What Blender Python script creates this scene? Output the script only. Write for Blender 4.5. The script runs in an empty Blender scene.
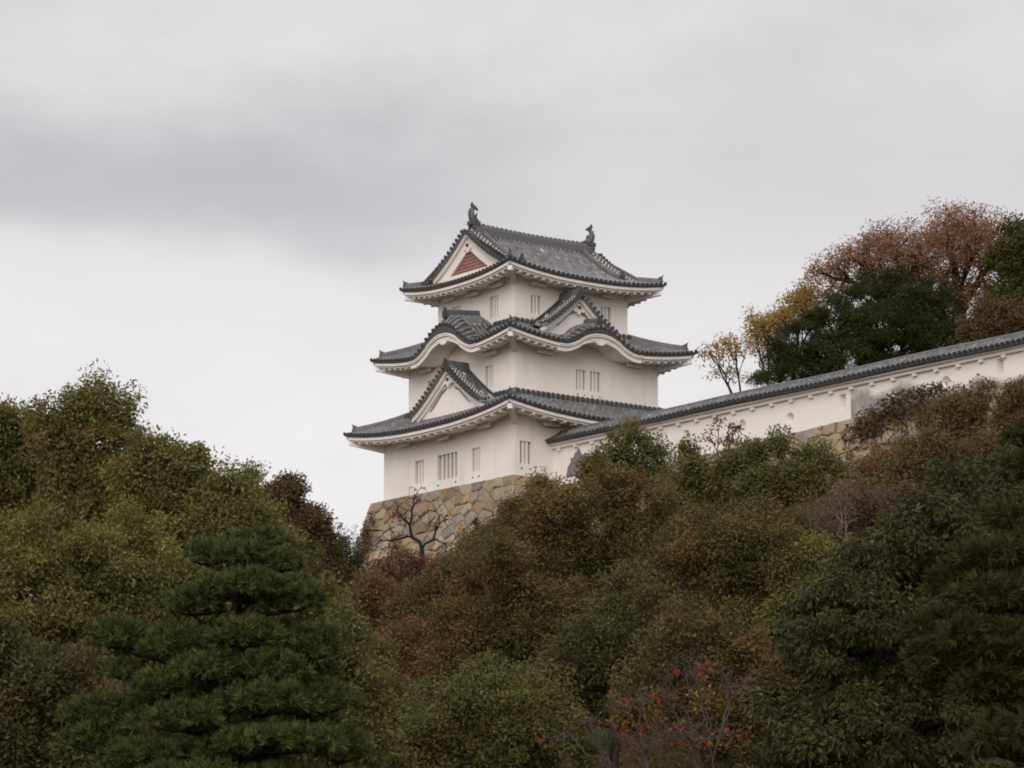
import bpy, math, random
import numpy as np
from mathutils import Vector
R = math.radians
rnd = random.Random(7)
rng = np.random.default_rng(11)
scene = bpy.context.scene
C = scene.collection

# ------------------------------------------------------------------ camera
EYE, FPX, PIT = 1.6, 2900.0, R(10.70)
cam_d = bpy.data.cameras.new('camera')
cam = bpy.data.objects.new('camera', cam_d); C.objects.link(cam)
cam.location = (0, 0, EYE)
cam.rotation_euler = (R(90) + PIT, 0, 0)
cam_d.sensor_width = 36.0
cam_d.lens = 36.0 * FPX / 1024.0
cam_d.clip_start = 0.5; cam_d.clip_end = 9000
cam_d.dof.use_dof = True; cam_d.dof.focus_distance = 136; cam_d.dof.aperture_fstop = 4.0
scene.camera = cam

# ------------------------------------------------------------------ sky, sun, exposure
def new_world():
    w = bpy.data.worlds.new('World'); scene.world = w; w.use_nodes = True
    nt = w.node_tree; N = nt.nodes; L = nt.links
    N.clear()
    def n(t, **k):
        x = N.new(t)
        for a, b in k.items(): setattr(x, a, b)
        return x
    def math_(op, a, b=None, c=None, clamp=False):
        m = n('ShaderNodeMath', operation=op); m.use_clamp = clamp
        for i, v in enumerate((a, b, c)):
            if v is None: continue
            if isinstance(v, (int, float)): m.inputs[i].default_value = v
            else: L.new(v, m.inputs[i])
        return m.outputs[0]
    def smooth(v, lo, hi):
        m = n('ShaderNodeMapRange', interpolation_type='SMOOTHSTEP')
        L.new(v, m.inputs['Value'])
        m.inputs['From Min'].default_value = lo; m.inputs['From Max'].default_value = hi
        return m.outputs['Result']
    tc = n('ShaderNodeTexCoord')
    sep = n('ShaderNodeSeparateXYZ'); L.new(tc.outputs['Generated'], sep.inputs[0])
    x, z = sep.outputs['X'], sep.outputs['Z']
    mp = n('ShaderNodeMapping'); L.new(tc.outputs['Generated'], mp.inputs['Vector'])
    mp.inputs['Scale'].default_value = (1, 1, 2.2)
    def noise(scale, detail, rough=.5):
        q = n('ShaderNodeTexNoise'); L.new(mp.outputs[0], q.inputs['Vector'])
        q.inputs['Scale'].default_value = scale; q.inputs['Detail'].default_value = detail
        q.inputs['Roughness'].default_value = rough
        return math_('SUBTRACT', q.outputs['Fac'], .5)
    n1, n2, n3 = noise(7, 4), noise(19, 5, .55), noise(3.2, 2)
    # a heavy bank of cloud in the north-west, with a ragged lower edge
    zz = math_('ADD', z, math_('ADD', math_('MULTIPLY', n1, .10), math_('MULTIPLY', n2, .030)))
    xx = math_('ADD', x, math_('MULTIPLY', n3, .10))
    low = smooth(zz, .207, .248)
    high = math_('SUBTRACT', 1.0, math_('MULTIPLY', smooth(zz, .258, .318), .80))
    side = math_('SUBTRACT', 1.0, math_('MULTIPLY', smooth(xx, -.06, .07), .74))
    bank = math_('MULTIPLY', math_('MULTIPLY', low, high), side)
    # thinner grey over the whole upper sky, brighter low on the left
    veil = smooth(zz, .16, .30)
    right = smooth(xx, -.12, .15)
    v = math_('SUBTRACT', .788, math_('MULTIPLY', bank, .215))
    v = math_('SUBTRACT', v, math_('MULTIPLY', veil, .085))
    v = math_('SUBTRACT', v, math_('MULTIPLY', right, .045))
    v = math_('ADD', v, math_('MULTIPLY', n1, .19))
    v = math_('ADD', v, math_('MULTIPLY', n2, .09))
    # an overcast sky grows brighter towards the zenith
    zen = smooth(z, .36, .95)
    v = math_('MULTIPLY', v, math_('ADD', 1.0, math_('MULTIPLY', zen, .7)))
    comb = n('ShaderNodeMix', data_type='RGBA', blend_type='MULTIPLY'); comb.inputs['Factor'].default_value = 1
    L.new(v, comb.inputs[6]); tn = n('ShaderNodeMix', data_type='RGBA'); L.new(bank, tn.inputs[0]); tn.inputs[6].default_value = (1.0, .966, .976, 1); tn.inputs[7].default_value = (.990, .962, 1.0, 1); L.new(tn.outputs[2], comb.inputs[7])
    bg = n('ShaderNodeBackground'); L.new(comb.outputs[2], bg.inputs['Color']); bg.inputs['Strength'].default_value = 1.0
    sky = n('ShaderNodeTexSky'); sky.sky_type = 'NISHITA'; sky.sun_disc = False
    sky.sun_elevation = R(26); sky.sun_rotation = R(195)
    bs = n('ShaderNodeBackground'); L.new(sky.outputs[0], bs.inputs['Color']); bs.inputs['Strength'].default_value = .08
    mx = n('ShaderNodeMixShader'); mx.inputs[0].default_value = .97
    L.new(bs.outputs[0], mx.inputs[1]); L.new(bg.outputs[0], mx.inputs[2])
    out = n('ShaderNodeOutputWorld'); L.new(mx.outputs[0], out.inputs['Surface'])
new_world()
sun_d = bpy.data.lights.new('sun', 'SUN'); sun_d.energy = 1.5; sun_d.angle = R(45); sun_d.color = (1.0, .92, .83)
sun = bpy.data.objects.new('sun', sun_d); C.objects.link(sun)
_el, _az = R(26), R(195)                                   # azimuth clockwise from +Y
_dir = Vector((math.sin(_az) * math.cos(_el), math.cos(_az) * math.cos(_el), math.sin(_el)))
sun.rotation_euler = _dir.to_track_quat('Z', 'Y').to_euler()
vs = scene.view_settings
vs.view_transform = 'Standard'; vs.look = 'None'; vs.exposure = 0.16; vs.gamma = 1.0; vs.use_curve_mapping = False
scene.render.engine = 'CYCLES'
scene.cycles.max_bounces = 5; scene.cycles.diffuse_bounces = 3; scene.cycles.glossy_bounces = 2
scene.cycles.transmission_bounces = 3; scene.cycles.transparent_max_bounces = 4
scene.cycles.filter_width = 1.9
scene.cycles.use_denoising = True
scene.cycles.denoiser = 'OPENIMAGEDENOISE'
scene.cycles.denoising_input_passes = 'RGB_ALBEDO_NORMAL'

# ------------------------------------------------------------------ places
TH, TX, TY, TB = R(37.4), 1.015, 140.0, 20.75 + EYE           # the turret's turn, centre and foot
CT, ST = math.cos(TH), math.sin(TH)
def to_world(lx, ly, lz=0.0): return (TX + lx * CT - ly * ST, TY + lx * ST + ly * CT, TB + lz)
def to_local(X, Y): return ((X - TX) * CT + (Y - TY) * ST, -(X - TX) * ST + (Y - TY) * CT)
_c, _s = math.cos(PIT), math.sin(PIT)
def at(px, py, Y):
    a, b = (px - 512) / FPX, -(py - 384) / FPX
    d = (a, _c - b * _s, _s + b * _c); t = Y / d[1]
    return np.array((a * t, Y, d[2] * t + EYE))
BOXES = [(-6.5, 70, -6.7, 6.7), (-3.2, 70, -75, -6), (9.0, 70, 6, 90)]
def terrain(X, Y):
    X = np.asarray(X, float); Y = np.asarray(Y, float)
    lx = (X - TX) * CT + (Y - TY) * ST; ly = -(X - TX) * ST + (Y - TY) * CT
    sd = np.full(X.shape, 1e9); ins = np.zeros(X.shape, bool)
    for x0, x1, y0, y1 in BOXES:
        dx = np.maximum(np.maximum(x0 - lx, lx - x1), 0); dy = np.maximum(np.maximum(y0 - ly, ly - y1), 0)
        sd = np.minimum(sd, np.hypot(dx, dy))
        ins |= (lx > x0 + 1.8) & (lx < x1) & (ly > y0 + 1.8) & (ly < y1 - 1.8)
    near = (ly < -6.5) & (lx < 0)
    z = 18.3 + 1.5 * np.clip((-ly - 6) / 20, 0, 1) - .36 * np.minimum(sd, 6) - .64 * np.maximum(sd - 6, 0)
    z = np.where(z < 1.5, np.maximum(0, 1.5 * np.exp((z - 1.5) / 1.5)), z)
    z = z + .35 * np.sin(X * .31 + 1) * np.sin(Y * .27) * (sd > 3) * (z > .3)
    return np.where(ins, 22.0, z)

# ------------------------------------------------------------------ materials
def mat(name, build, rough=.8, spec=.3):
    m = bpy.data.materials.new(name); m.use_nodes = True
    nt = m.node_tree; b = nt.nodes['Principled BSDF']
    b.inputs['Roughness'].default_value = rough; b.inputs['Specular IOR Level'].default_value = spec
    build(nt, b); return m
def node(nt, t, ins=None, **k):
    x = nt.nodes.new(t)
    for a, v in k.items(): setattr(x, a, v)
    for a, v in (ins or {}).items():
        if hasattr(v, 'links') or isinstance(v, bpy.types.NodeSocket): nt.links.new(v, x.inputs[a])
        else: x.inputs[a].default_value = v
    return x
def ramp(nt, fac, stops, interp='LINEAR'):
    r = nt.nodes.new('ShaderNodeValToRGB'); r.color_ramp.interpolation = interp
    e = r.color_ramp.elements
    while len(e) < len(stops): e.new(.5)
    for i, (p, c) in enumerate(stops):
        e[i].position = p; e[i].color = (*c, 1) if len(c) == 3 else c
    nt.links.new(fac, r.inputs[0]); return r.outputs[0]
def mixc(nt, a, b, f, mode='MIX'):
    m = nt.nodes.new('ShaderNodeMix'); m.data_type = 'RGBA'; m.blend_type = mode
    for i, v in ((6, a), (7, b), (0, f)):
        if isinstance(v, bpy.types.NodeSocket): nt.links.new(v, m.inputs[i])
        else: m.inputs[i].default_value = v if i == 0 else ((*v, 1) if len(v) == 3 else v)
    return m.outputs[2]
def mth(nt, op, a, b=0.0, clamp=False):
    m = nt.nodes.new('ShaderNodeMath'); m.operation = op; m.use_clamp = clamp
    for i, v in enumerate((a, b)):
        if isinstance(v, bpy.types.NodeSocket): nt.links.new(v, m.inputs[i])
        else: m.inputs[i].default_value = v
    return m.outputs[0]
def noise(nt, scale, detail=4, rough=.55, vec=None):
    q = node(nt, 'ShaderNodeTexNoise', {'Scale': scale, 'Detail': detail, 'Roughness': rough})
    if vec is None: vec = nt.nodes.new('ShaderNodeTexCoord').outputs['Object']
    nt.links.new(vec, q.inputs['Vector']); return q.outputs['Fac']
def tint(nt): return node(nt, 'ShaderNodeAttribute', attribute_name='tint').outputs['Fac']
def bump(nt, b, h, strength=.3, dist=.03):
    bp = node(nt, 'ShaderNodeBump', {'Height': h, 'Strength': strength, 'Distance': dist})
    nt.links.new(bp.outputs[0], b.inputs['Normal'])
def stretched(nt, sx, sy, sz):
    tc = nt.nodes.new('ShaderNodeTexCoord')
    return node(nt, 'ShaderNodeMapping', {'Vector': tc.outputs['Object'], 'Scale': (sx, sy, sz)}).outputs[0]

def _plaster(nt, b):
    n1 = noise(nt, .5, 5); n2 = noise(nt, 1.0, 4, .6, stretched(nt, 2.2, 2.2, .22)); n3 = noise(nt, 9, 3)
    c = mixc(nt, (.86, .815, .78), (.77, .725, .69), ramp(nt, n1, [(.40, (0, 0, 0)), (.75, (1, 1, 1))]))
    c = mixc(nt, c, (.50, .46, .445), mth(nt, 'MULTIPLY', ramp(nt, n2, [(.55, (0, 0, 0)), (.80, (1, 1, 1))]), .42))
    nt.links.new(c, b.inputs['Base Color']); bump(nt, b, n3, .12, .02)
PLASTER = mat('white_plaster', _plaster, .85, .2)
def _plaster_old(nt, b):                                   # the long wall: plaster weathered bare in places
    tc = nt.nodes.new('ShaderNodeTexCoord'); sp = node(nt, 'ShaderNodeSeparateXYZ', {'Vector': tc.outputs['Object']})
    n1 = noise(nt, .55, 6, .62); n2 = noise(nt, 1, 5, .6, stretched(nt, 1.5, 1.5, .35)); n3 = noise(nt, 10, 3)
    def rng_(v, lo, hi):
        m = node(nt, 'ShaderNodeMapRange', {'Value': v, 'From Min': lo, 'From Max': hi}, interpolation_type='SMOOTHSTEP')
        return m.outputs['Result']
    near = mth(nt, 'MULTIPLY', rng_(sp.outputs['Y'], -30.5, -28.0), .62)
    zn = mth(nt, 'SUBTRACT', mth(nt, 'ADD', sp.outputs['Z'], mth(nt, 'MULTIPLY', mth(nt, 'SUBTRACT', n1, .5), 1.9)), near)
    low = mth(nt, 'SUBTRACT', 1.0, rng_(zn, .12, .62))
    far = mth(nt, 'SUBTRACT', 1.0, rng_(sp.outputs['Y'], -25.22, -25.14))
    w = mth(nt, 'MULTIPLY', mth(nt, 'MULTIPLY', low, far), .95)
    gen = mth(nt, 'MULTIPLY', ramp(nt, n2, [(.5, (0, 0, 0)), (.78, (1, 1, 1))]), .30)
    c = mixc(nt, (.86, .815, .785), (.68, .63, .60), gen)
    g = mixc(nt, (.17, .165, .17), (.36, .34, .335), ramp(nt, n2, [(.35, (0, 0, 0)), (.65, (1, 1, 1))]))
    c = mixc(nt, c, g, w)
    nt.links.new(c, b.inputs['Base Color']); bump(nt, b, n3, .15, .02)
PLASTER_OLD = mat('weathered_plaster', _plaster_old, .88, .2)
def flat(name, col, rough=.8, var=.25, scale=3):
    def f(nt, b):
        q = noise(nt, scale, 4)
        c = mixc(nt, tuple(x * (1 - var) for x in col), tuple(min(1, x * (1 + var)) for x in col), q)
        nt.links.new(c, b.inputs['Base Color'])
    return mat(name, f, rough)
GREY_PLASTER = flat('bare_grey_plaster', (.20, .19, .20), .9, .4, 2.5)
SHUTTER = flat('grey_shutter', (.075, .07, .068), .8)
SHUTTER_PALE = flat('pale_shutter', (.24, .22, .21), .8)
RED_FIELD = flat('red_boss', (.16, .03, .025), .6)
PALE_TRIM = flat('joint_plaster', (.66, .62, .60), .9, .15, 5)
def _tile(nt, b):
    q = noise(nt, 1.3, 4); q2 = noise(nt, 14, 3); q3 = noise(nt, 2.4, 6, .75)
    t = mth(nt, 'ADD', mth(nt, 'MULTIPLY', tint(nt), .78), mth(nt, 'MULTIPLY', q3, .24))
    c = ramp(nt, t, [(0, (.024, .024, .027)), (.30, (.072, .071, .074)), (.60, (.165, .164, .170)), (.82, (.28, .274, .274)), (1, (.56, .52, .50))])
    moss = ramp(nt, noise(nt, .8, 5), [(.55, (0, 0, 0)), (.72, (1, 1, 1))])
    c = mixc(nt, c, (.10, .085, .060), mth(nt, 'MULTIPLY', moss, .28))
    nt.links.new(c, b.inputs['Base Color']); bump(nt, b, q2, .2, .02)
TILE = mat('grey_roof_tile', _tile, .55, .4)
def _stone(nt, b):
    t = tint(nt)
    c = ramp(nt, t, [(0, (.12, .10, .085)), (.18, (.34, .235, .135)), (.36, (.43, .325, .205)), (.5, (.32, .27, .205)), (.62, (.50, .405, .27)), (.74, (.265, .24, .21)), (.88, (.37, .335, .29)), (1, (.29, .18, .125))])
    n1 = noise(nt, 3, 6, .65); n2 = noise(nt, .45, 4)
    n3 = noise(nt, 1.6, 5, .7)
    c = mixc(nt, c, (.075, .062, .05), mth(nt, 'MULTIPLY', ramp(nt, n1, [(.50, (0, 0, 0)), (.72, (1, 1, 1))]), .60))
    c = mixc(nt, c, (.12, .105, .085), mth(nt, 'MULTIPLY', ramp(nt, n2, [(.50, (0, 0, 0)), (.72, (1, 1, 1))]), .40))
    c = mixc(nt, c, (.42, .34, .25), mth(nt, 'MULTIPLY', ramp(nt, n3, [(.56, (0, 0, 0)), (.72, (1, 1, 1))]), .5))
    nt.links.new(c, b.inputs['Base Color']); bump(nt, b, noise(nt, 6, 7, .75), .9, .10)
STONE = mat('castle_stone', _stone, .9, .2)
def _ground(nt, b):
    n1 = noise(nt, .25, 6); n2 = noise(nt, 3, 5)
    c = mixc(nt, (.045, .038, .020), (.10, .062, .035), n1); c = mixc(nt, c, (.02, .018, .012), mth(nt, 'MULTIPLY', n2, .6))
    nt.links.new(c, b.inputs['Base Color']); bump(nt, b, n2, .6, .15)
GROUND = mat('leaf_litter_ground', _ground, .95, .1)
def bark(name, a, bcol):
    def f(nt, b):
        q = noise(nt, 3, 5, .6, stretched(nt, 2, 2, .5))
        nt.links.new(mixc(nt, a, bcol, q), b.inputs['Base Color']); bump(nt, b, q, .6, .04)
    return mat(name, f, .95, .1)
BARK = bark('brown_bark', (.022, .018, .014), (.075, .06, .048))
BARK_GREY = bark('pale_grey_bark', (.09, .08, .075), (.21, .19, .18))
BARK_MID = bark('grey_brown_bark', (.055, .045, .042), (.13, .11, .105))
BARK_DARK = bark('dark_bark', (.014, .011, .010), (.042, .033, .028))
def leafmat(name, stops, stops2=None, rough=.6, trans=.25, patch=.35, spec=.16, thr=.51):
    """leaf colours picked per leaf; stops2 are the leaves that have turned, growing in patches through the crown"""
    def f(nt, b):
        t = tint(nt); c = ramp(nt, t, stops)
        if stops2:
            q = noise(nt, patch, 3, .6)
            lt = mth(nt, 'ADD', q, mth(nt, 'MULTIPLY', mth(nt, 'SUBTRACT', t, .5), .20))
            c = mixc(nt, c, ramp(nt, t, stops2), ramp(nt, lt, [(thr, (0, 0, 0)), (thr + .13, (1, 1, 1))]))
        nt.links.new(c, b.inputs['Base Color'])
        tr = node(nt, 'ShaderNodeBsdfTranslucent'); nt.links.new(c, tr.inputs['Color'])
        mx = node(nt, 'ShaderNodeMixShader', {0: trans}); nt.links.new(b.outputs[0], mx.inputs[1]); nt.links.new(tr.outputs[0], mx.inputs[2])
        o = [x for x in nt.nodes if x.type == 'OUTPUT_MATERIAL'][0]; nt.links.new(mx.outputs[0], o.inputs['Surface'])
    return mat(name, f, rough, spec)
def lin(*h):                                               # albedo triples from 0-255 display values
    return tuple(((v / 255) / 12.92 if v <= 10 else (((v / 255) + .055) / 1.055) ** 2.4) for v in h)
LEAF = {
 'olive': leafmat('olive_leaves', [(0, lin(72, 74, 40)), (.5, lin(110, 107, 58)), (1, lin(142, 134, 78))], [(0, lin(84, 72, 42)), (.5, lin(118, 98, 58)), (1, lin(144, 120, 70))], thr=.535),
 'green': leafmat('green_leaves', [(0, lin(68, 72, 40)), (.5, lin(102, 103, 57)), (1, lin(134, 129, 75))], [(0, lin(86, 78, 44)), (1, lin(126, 112, 64))], thr=.50),
 'oak': leafmat('dark_oak_leaves', [(0, lin(60, 59, 35)), (.5, lin(92, 86, 48)), (1, lin(126, 113, 67))], [(0, lin(84, 66, 39)), (.6, lin(122, 95, 56)), (1, lin(158, 130, 74))], thr=.48),
 'oak_green': leafmat('greenish_oak_leaves', [(0, lin(56, 56, 34)), (.5, lin(84, 82, 47)), (1, lin(116, 106, 64))], [(0, lin(74, 64, 40)), (1, lin(116, 98, 58))], thr=.53),  # duller, greener leaf colours than the oak, with fewer turned leaves
 'dark': leafmat('dark_glossy_leaves', [(0, lin(44, 44, 26)), (.5, lin(66, 66, 39)), (.85, lin(90, 87, 54)), (1, lin(118, 112, 74))], None, .6, .12, spec=.12),
 'conifer': leafmat('conifer_sprays', [(0, lin(42, 45, 29)), (.5, lin(60, 63, 39)), (1, lin(86, 87, 52))], None, .8, .12, spec=.08),
 'conifer_yellow': leafmat('yellowish_conifer_sprays', [(0, lin(54, 54, 30)), (.5, lin(80, 78, 42)), (1, lin(112, 104, 56))], None, .8, .12, spec=.08),
 'brown': leafmat('brown_leaves', [(0, lin(74, 60, 44)), (.5, lin(102, 82, 58)), (1, lin(128, 106, 72))], [(0, lin(66, 62, 40)), (1, lin(98, 92, 54))]),
 'mauve': leafmat('dull_purplish_leaves', [(0, lin(76, 60, 52)), (.5, lin(104, 82, 70)), (1, lin(130, 106, 86))], None),
 'russet': leafmat('russet_leaves', [(0, lin(94, 68, 46)), (.5, lin(124, 92, 62)), (1, lin(146, 116, 76))], [(0, lin(80, 74, 44)), (1, lin(118, 104, 60))]),
 'copper': leafmat('copper_leaves', [(0, lin(122, 88, 68)), (.5, lin(154, 114, 88)), (1, lin(178, 142, 112))], None, .7, .4, spec=.1),
 'gold': leafmat('golden_leaves', [(0, lin(130, 104, 60)), (.5, lin(168, 140, 86)), (1, lin(192, 168, 116))], None, .7, .35, spec=.1),
 'yellow': leafmat('yellow_leaves', [(0, lin(138, 108, 40)), (.5, lin(178, 138, 52)), (1, lin(198, 162, 74))], None, .6, .35),
 'red': leafmat('red_leaves', [(0, lin(108, 50, 40)), (.5, lin(142, 70, 54)), (1, lin(160, 98, 66))], None, .7, .3, spec=.1),
 'redbrown': leafmat('red_brown_leaves', [(0, lin(88, 58, 50)), (.6, lin(118, 78, 66)), (1, lin(140, 104, 82))], None, .7, .3, spec=.1),
 'needle': leafmat('pine_needles', [(0, lin(50, 57, 33)), (.5, lin(78, 87, 47)), (.92, lin(114, 120, 66)), (1, lin(124, 118, 70))], None, .7, .12, spec=.08),
 'needle_old': leafmat('yellowing_pine_needles', [(0, lin(42, 43, 26)), (.5, lin(65, 64, 36)), (.85, lin(88, 84, 48)), (1, lin(104, 80, 50))], None, .7, .12, spec=.08),
 'scrub': leafmat('scrub_leaves', [(0, lin(76, 64, 42)), (.4, lin(98, 86, 54)), (.75, lin(120, 96, 62)), (1, lin(136, 104, 70))], [(0, lin(72, 74, 42)), (1, lin(108, 106, 60))], .7, .2, .3),
}

# ------------------------------------------------------------------ mesh building
class MB:
    def __init__(s): s.v = []; s.f = []; s.t = []; s.m = []
    def face(s, idx, t=.5, m=0): s.f.append(tuple(idx)); s.t.append(t); s.m.append(m)
    def pts(s, P):
        k = len(s.v); s.v.extend([tuple(map(float, p)) for p in P]); return list(range(k, k + len(P)))
    def poly(s, P, t=.5, m=0): s.face(s.pts(P), t, m)
    def hexa(s, P, t=.5, m=0):                             # 4 lower corners in order, then the 4 upper ones
        i = s.pts(P)
        for q in ((0, 3, 2, 1), (4, 5, 6, 7), (0, 1, 5, 4), (1, 2, 6, 5), (2, 3, 7, 6), (3, 0, 4, 7)): s.face([i[k] for k in q], t, m)
    def box(s, x0, x1, y0, y1, z0, z1, t=.5, m=0):
        s.hexa([(x0, y0, z0), (x1, y0, z0), (x1, y1, z0), (x0, y1, z0), (x0, y0, z1), (x1, y0, z1), (x1, y1, z1), (x0, y1, z1)], t, m)
    def strip(s, top, bot, th, t=.5, m=0):                 # a solid band between two polylines, thickened by th
        top, bot, th = np.asarray(top, float), np.asarray(bot, float), np.asarray(th, float)
        n = len(top); a = s.pts(top); b = s.pts(bot); c = s.pts(top + th); d = s.pts(bot + th)
        for i in range(n - 1):
            s.face((a[i], a[i+1], b[i+1], b[i]), t, m); s.face((c[i+1], c[i], d[i], d[i+1]), t, m)
            s.face((a[i+1], a[i], c[i], c[i+1]), t, m); s.face((b[i], b[i+1], d[i+1], d[i]), t, m)
        s.face((a[0], b[0], d[0], c[0]), t, m); s.face((b[-1], a[-1], c[-1], d[-1]), t, m)
    def loft(s, rings, t=None, m=0, cap=True, closed=True):
        ids = [s.pts(r) for r in rings]; k = len(ids[0])
        for j in range(len(ids) - 1):
            tt = .5 if t is None else (t[j] if hasattr(t, '__len__') else t)
            for i in range(k if closed else k - 1):
                q = (i + 1) % k; s.face((ids[j][i], ids[j][q], ids[j+1][q], ids[j+1][i]), tt, m)
        if cap:
            s.face(ids[0][::-1], .5 if t is None else (t[0] if hasattr(t, '__len__') else t), m)
            s.face(ids[-1], .5 if t is None else (t[-1] if hasattr(t, '__len__') else t), m)
    def tube(s, path, rad, n=6, t=.5, m=0, cap=True):
        path = [np.asarray(p, float) for p in path]; rings = []
        ref = np.array((.31, .95, .05))
        for i, p in enumerate(path):
            d = path[min(i + 1, len(path) - 1)] - path[max(i - 1, 0)]; d = d / (np.linalg.norm(d) + 1e-9)
            a = np.cross(d, ref); la = np.linalg.norm(a)
            a = np.cross(d, (1, 0, 0)) if la < .1 else a
            a = a / np.linalg.norm(a); b = np.cross(d, a)
            r = rad[i] if hasattr(rad, '__len__') else rad
            rings.append([p + r * (math.cos(w) * a + math.sin(w) * b) for w in [2 * math.pi * k / n for k in range(n)]])
        s.loft(rings, t, m, cap)
    def ridge(s, path, w, h, tt=None, m=0):                # a stacked-tile ridge along a path
        path = [np.asarray(p, float) for p in path]; rings = []; ts = []
        for i, p in enumerate(path):
            d = path[min(i + 1, len(path) - 1)] - path[max(i - 1, 0)]
            l = np.array((-d[1], d[0], 0)); l = l / (np.linalg.norm(l) + 1e-9); up = np.array((0, 0, 1))
            prof = [(-.5, -.25), (-.5, .28), (-.42, .30), (-.42, .58), (-.36, .60), (-.30, .84), (-.12, 1), (.12, 1), (.30, .84), (.36, .60), (.42, .58), (.42, .30), (.5, .28), (.5, -.25)]
            rings.append([p + l * (a * w) + up * (b * h) for a, b in prof]); ts.append(rnd.uniform(.36, .52) if tt is None else (tt[i % len(tt)] if isinstance(tt, tuple) else tt))
        s.loft(rings, ts, m)
    def build(s, name, mats, parent=None, smooth=False):
        me = bpy.data.meshes.new(name); me.from_pydata(s.v, [], s.f)
        mats = mats if isinstance(mats, (list, tuple)) else [mats]
        for q in mats: me.materials.append(q)
        if len(mats) > 1: me.polygons.foreach_set('material_index', np.array(s.m, np.int32))
        at_ = me.attributes.new('tint', 'FLOAT', 'FACE'); at_.data.foreach_set('value', np.array(s.t, np.float32))
        if smooth: me.polygons.foreach_set('use_smooth', np.ones(len(s.f), bool))
        me.update()
        o = bpy.data.objects.new(name, me); C.objects.link(o)
        if parent: o.parent = parent
        return o
def tag(o, label=None, cat=None, group=None, kind=None):
    if label: o['label'] = label
    if cat: o['category'] = cat
    if group: o['group'] = group
    if kind: o['kind'] = kind
    return o
def empty(name, loc, rz=0.0):
    o = bpy.data.objects.new(name, None); C.objects.link(o); o.location = tuple(map(float, loc)); o.rotation_euler = (0, 0, rz)
    o.empty_display_size = .3
    return o
def quads(name, V, T, material, parent=None):              # (n,4,3) corners and one tint per face, straight into a mesh
    n = len(V); me = bpy.data.meshes.new(name)
    me.vertices.add(n * 4); me.vertices.foreach_set('co', V.reshape(-1).astype(np.float32))
    me.loops.add(n * 4); me.loops.foreach_set('vertex_index', np.arange(n * 4, dtype=np.int32))
    me.polygons.add(n); me.polygons.foreach_set('loop_start', np.arange(0, n * 4, 4, dtype=np.int32))
    me.materials.append(material)
    a = me.attributes.new('tint', 'FLOAT', 'FACE'); a.data.foreach_set('value', np.clip(T, 0, 1).astype(np.float32))
    me.update(calc_edges=True)
    o = bpy.data.objects.new(name, me); C.objects.link(o)
    if parent: o.parent = parent
    return o

# ------------------------------------------------------------------ ground
def axis(lo, hi, step, far):
    a = np.arange(lo, hi + step, step); out = [lo - 12, lo - 40, lo - 120, lo - 400, lo - 1200, -far]
    return np.array(sorted(out) + list(a) + [hi + 14, hi + 50, hi + 150, hi + 500, hi + 1400, far])
gx, gy = axis(-90, 110, 1.25, 4500), axis(20, 230, 1.25, 4500)
GXX, GYY = np.meshgrid(gx, gy); GZ = terrain(GXX, GYY)
nx, ny = len(gx), len(gy)
ii = np.arange(nx * ny).reshape(ny, nx)
fc = np.stack([ii[:-1, :-1], ii[:-1, 1:], ii[1:, 1:], ii[1:, :-1]], -1).reshape(-1, 4)
me = bpy.data.meshes.new('ground'); me.from_pydata(np.stack([GXX, GYY, GZ], -1).reshape(-1, 3).tolist(), [], fc.tolist())
me.polygons.foreach_set('use_smooth', np.ones(len(me.polygons), bool)); me.materials.append(GROUND)
g = bpy.data.objects.new('ground', me); C.objects.link(g)
tag(g, 'leaf strewn ground climbing to the castle terrace', None, None, 'structure')

# ------------------------------------------------------------------ the turret
SIDES = {'R': ((0, -1), (1, 0)), 'L': ((-1, 0), (0, 1)), 'B': ((0, 1), (-1, 0)), 'F': ((1, 0), (0, -1))}
def T(side, u, out, z):
    n, t = SIDES[side]; return np.array((n[0] * out + t[0] * u, n[1] * out + t[1] * u, z))
turret = empty('castle_turret', (TX, TY, TB), TH)
tag(turret, 'white plastered three storey castle turret with grey tiled roofs on the stone base', 'castle turret')

def half_tube(mb, path, lat, r=.085, tints=None, cap=True):
    """one column of round cover tiles along a path; lat is the sideways direction"""
    path = [np.asarray(p, float) for p in path]; rings = []
    for i, p in enumerate(path):
        d = path[min(i + 1, len(path) - 1)] - path[max(i - 1, 0)]
        d = d / (np.linalg.norm(d) + 1e-9); l = lat - d * np.dot(lat, d); l = l / (np.linalg.norm(l) + 1e-9)
        nrm = np.cross(d, l); nrm = nrm if nrm[2] > 0 else -nrm
        rings.append([p + l * (r * math.cos(w)) + nrm * (r * 1.15 * math.sin(w)) for w in (0, math.pi * .22, math.pi * .5, math.pi * .78, math.pi)])
    k = len(rings)
    if tints is None: tints = [tile_tint(j) for j in range(k)]
    mb.loft(rings, tints, 0, False, False)
    if cap:                                                # the round end tile
        d = path[0] - path[1]; d /= np.linalg.norm(d); l = lat / np.linalg.norm(lat); up = np.cross(d, l); up = up if up[2] > 0 else -up
        c = path[0] + up * .02
        ring = [c + (l * math.cos(w) + up * math.sin(w)) * r * 1.15 for w in [2 * math.pi * q / 8 for q in range(8)]]
        ring2 = [q + d * .04 for q in ring]; mb.loft([ring, ring2], .12, 0, True)
def tile_tint(j): return min(1, max(0, rnd.gauss(.51, .10) + (.10 if j % 2 else 0)))
def pan_tint(): return rnd.uniform(.12, .4)
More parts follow.
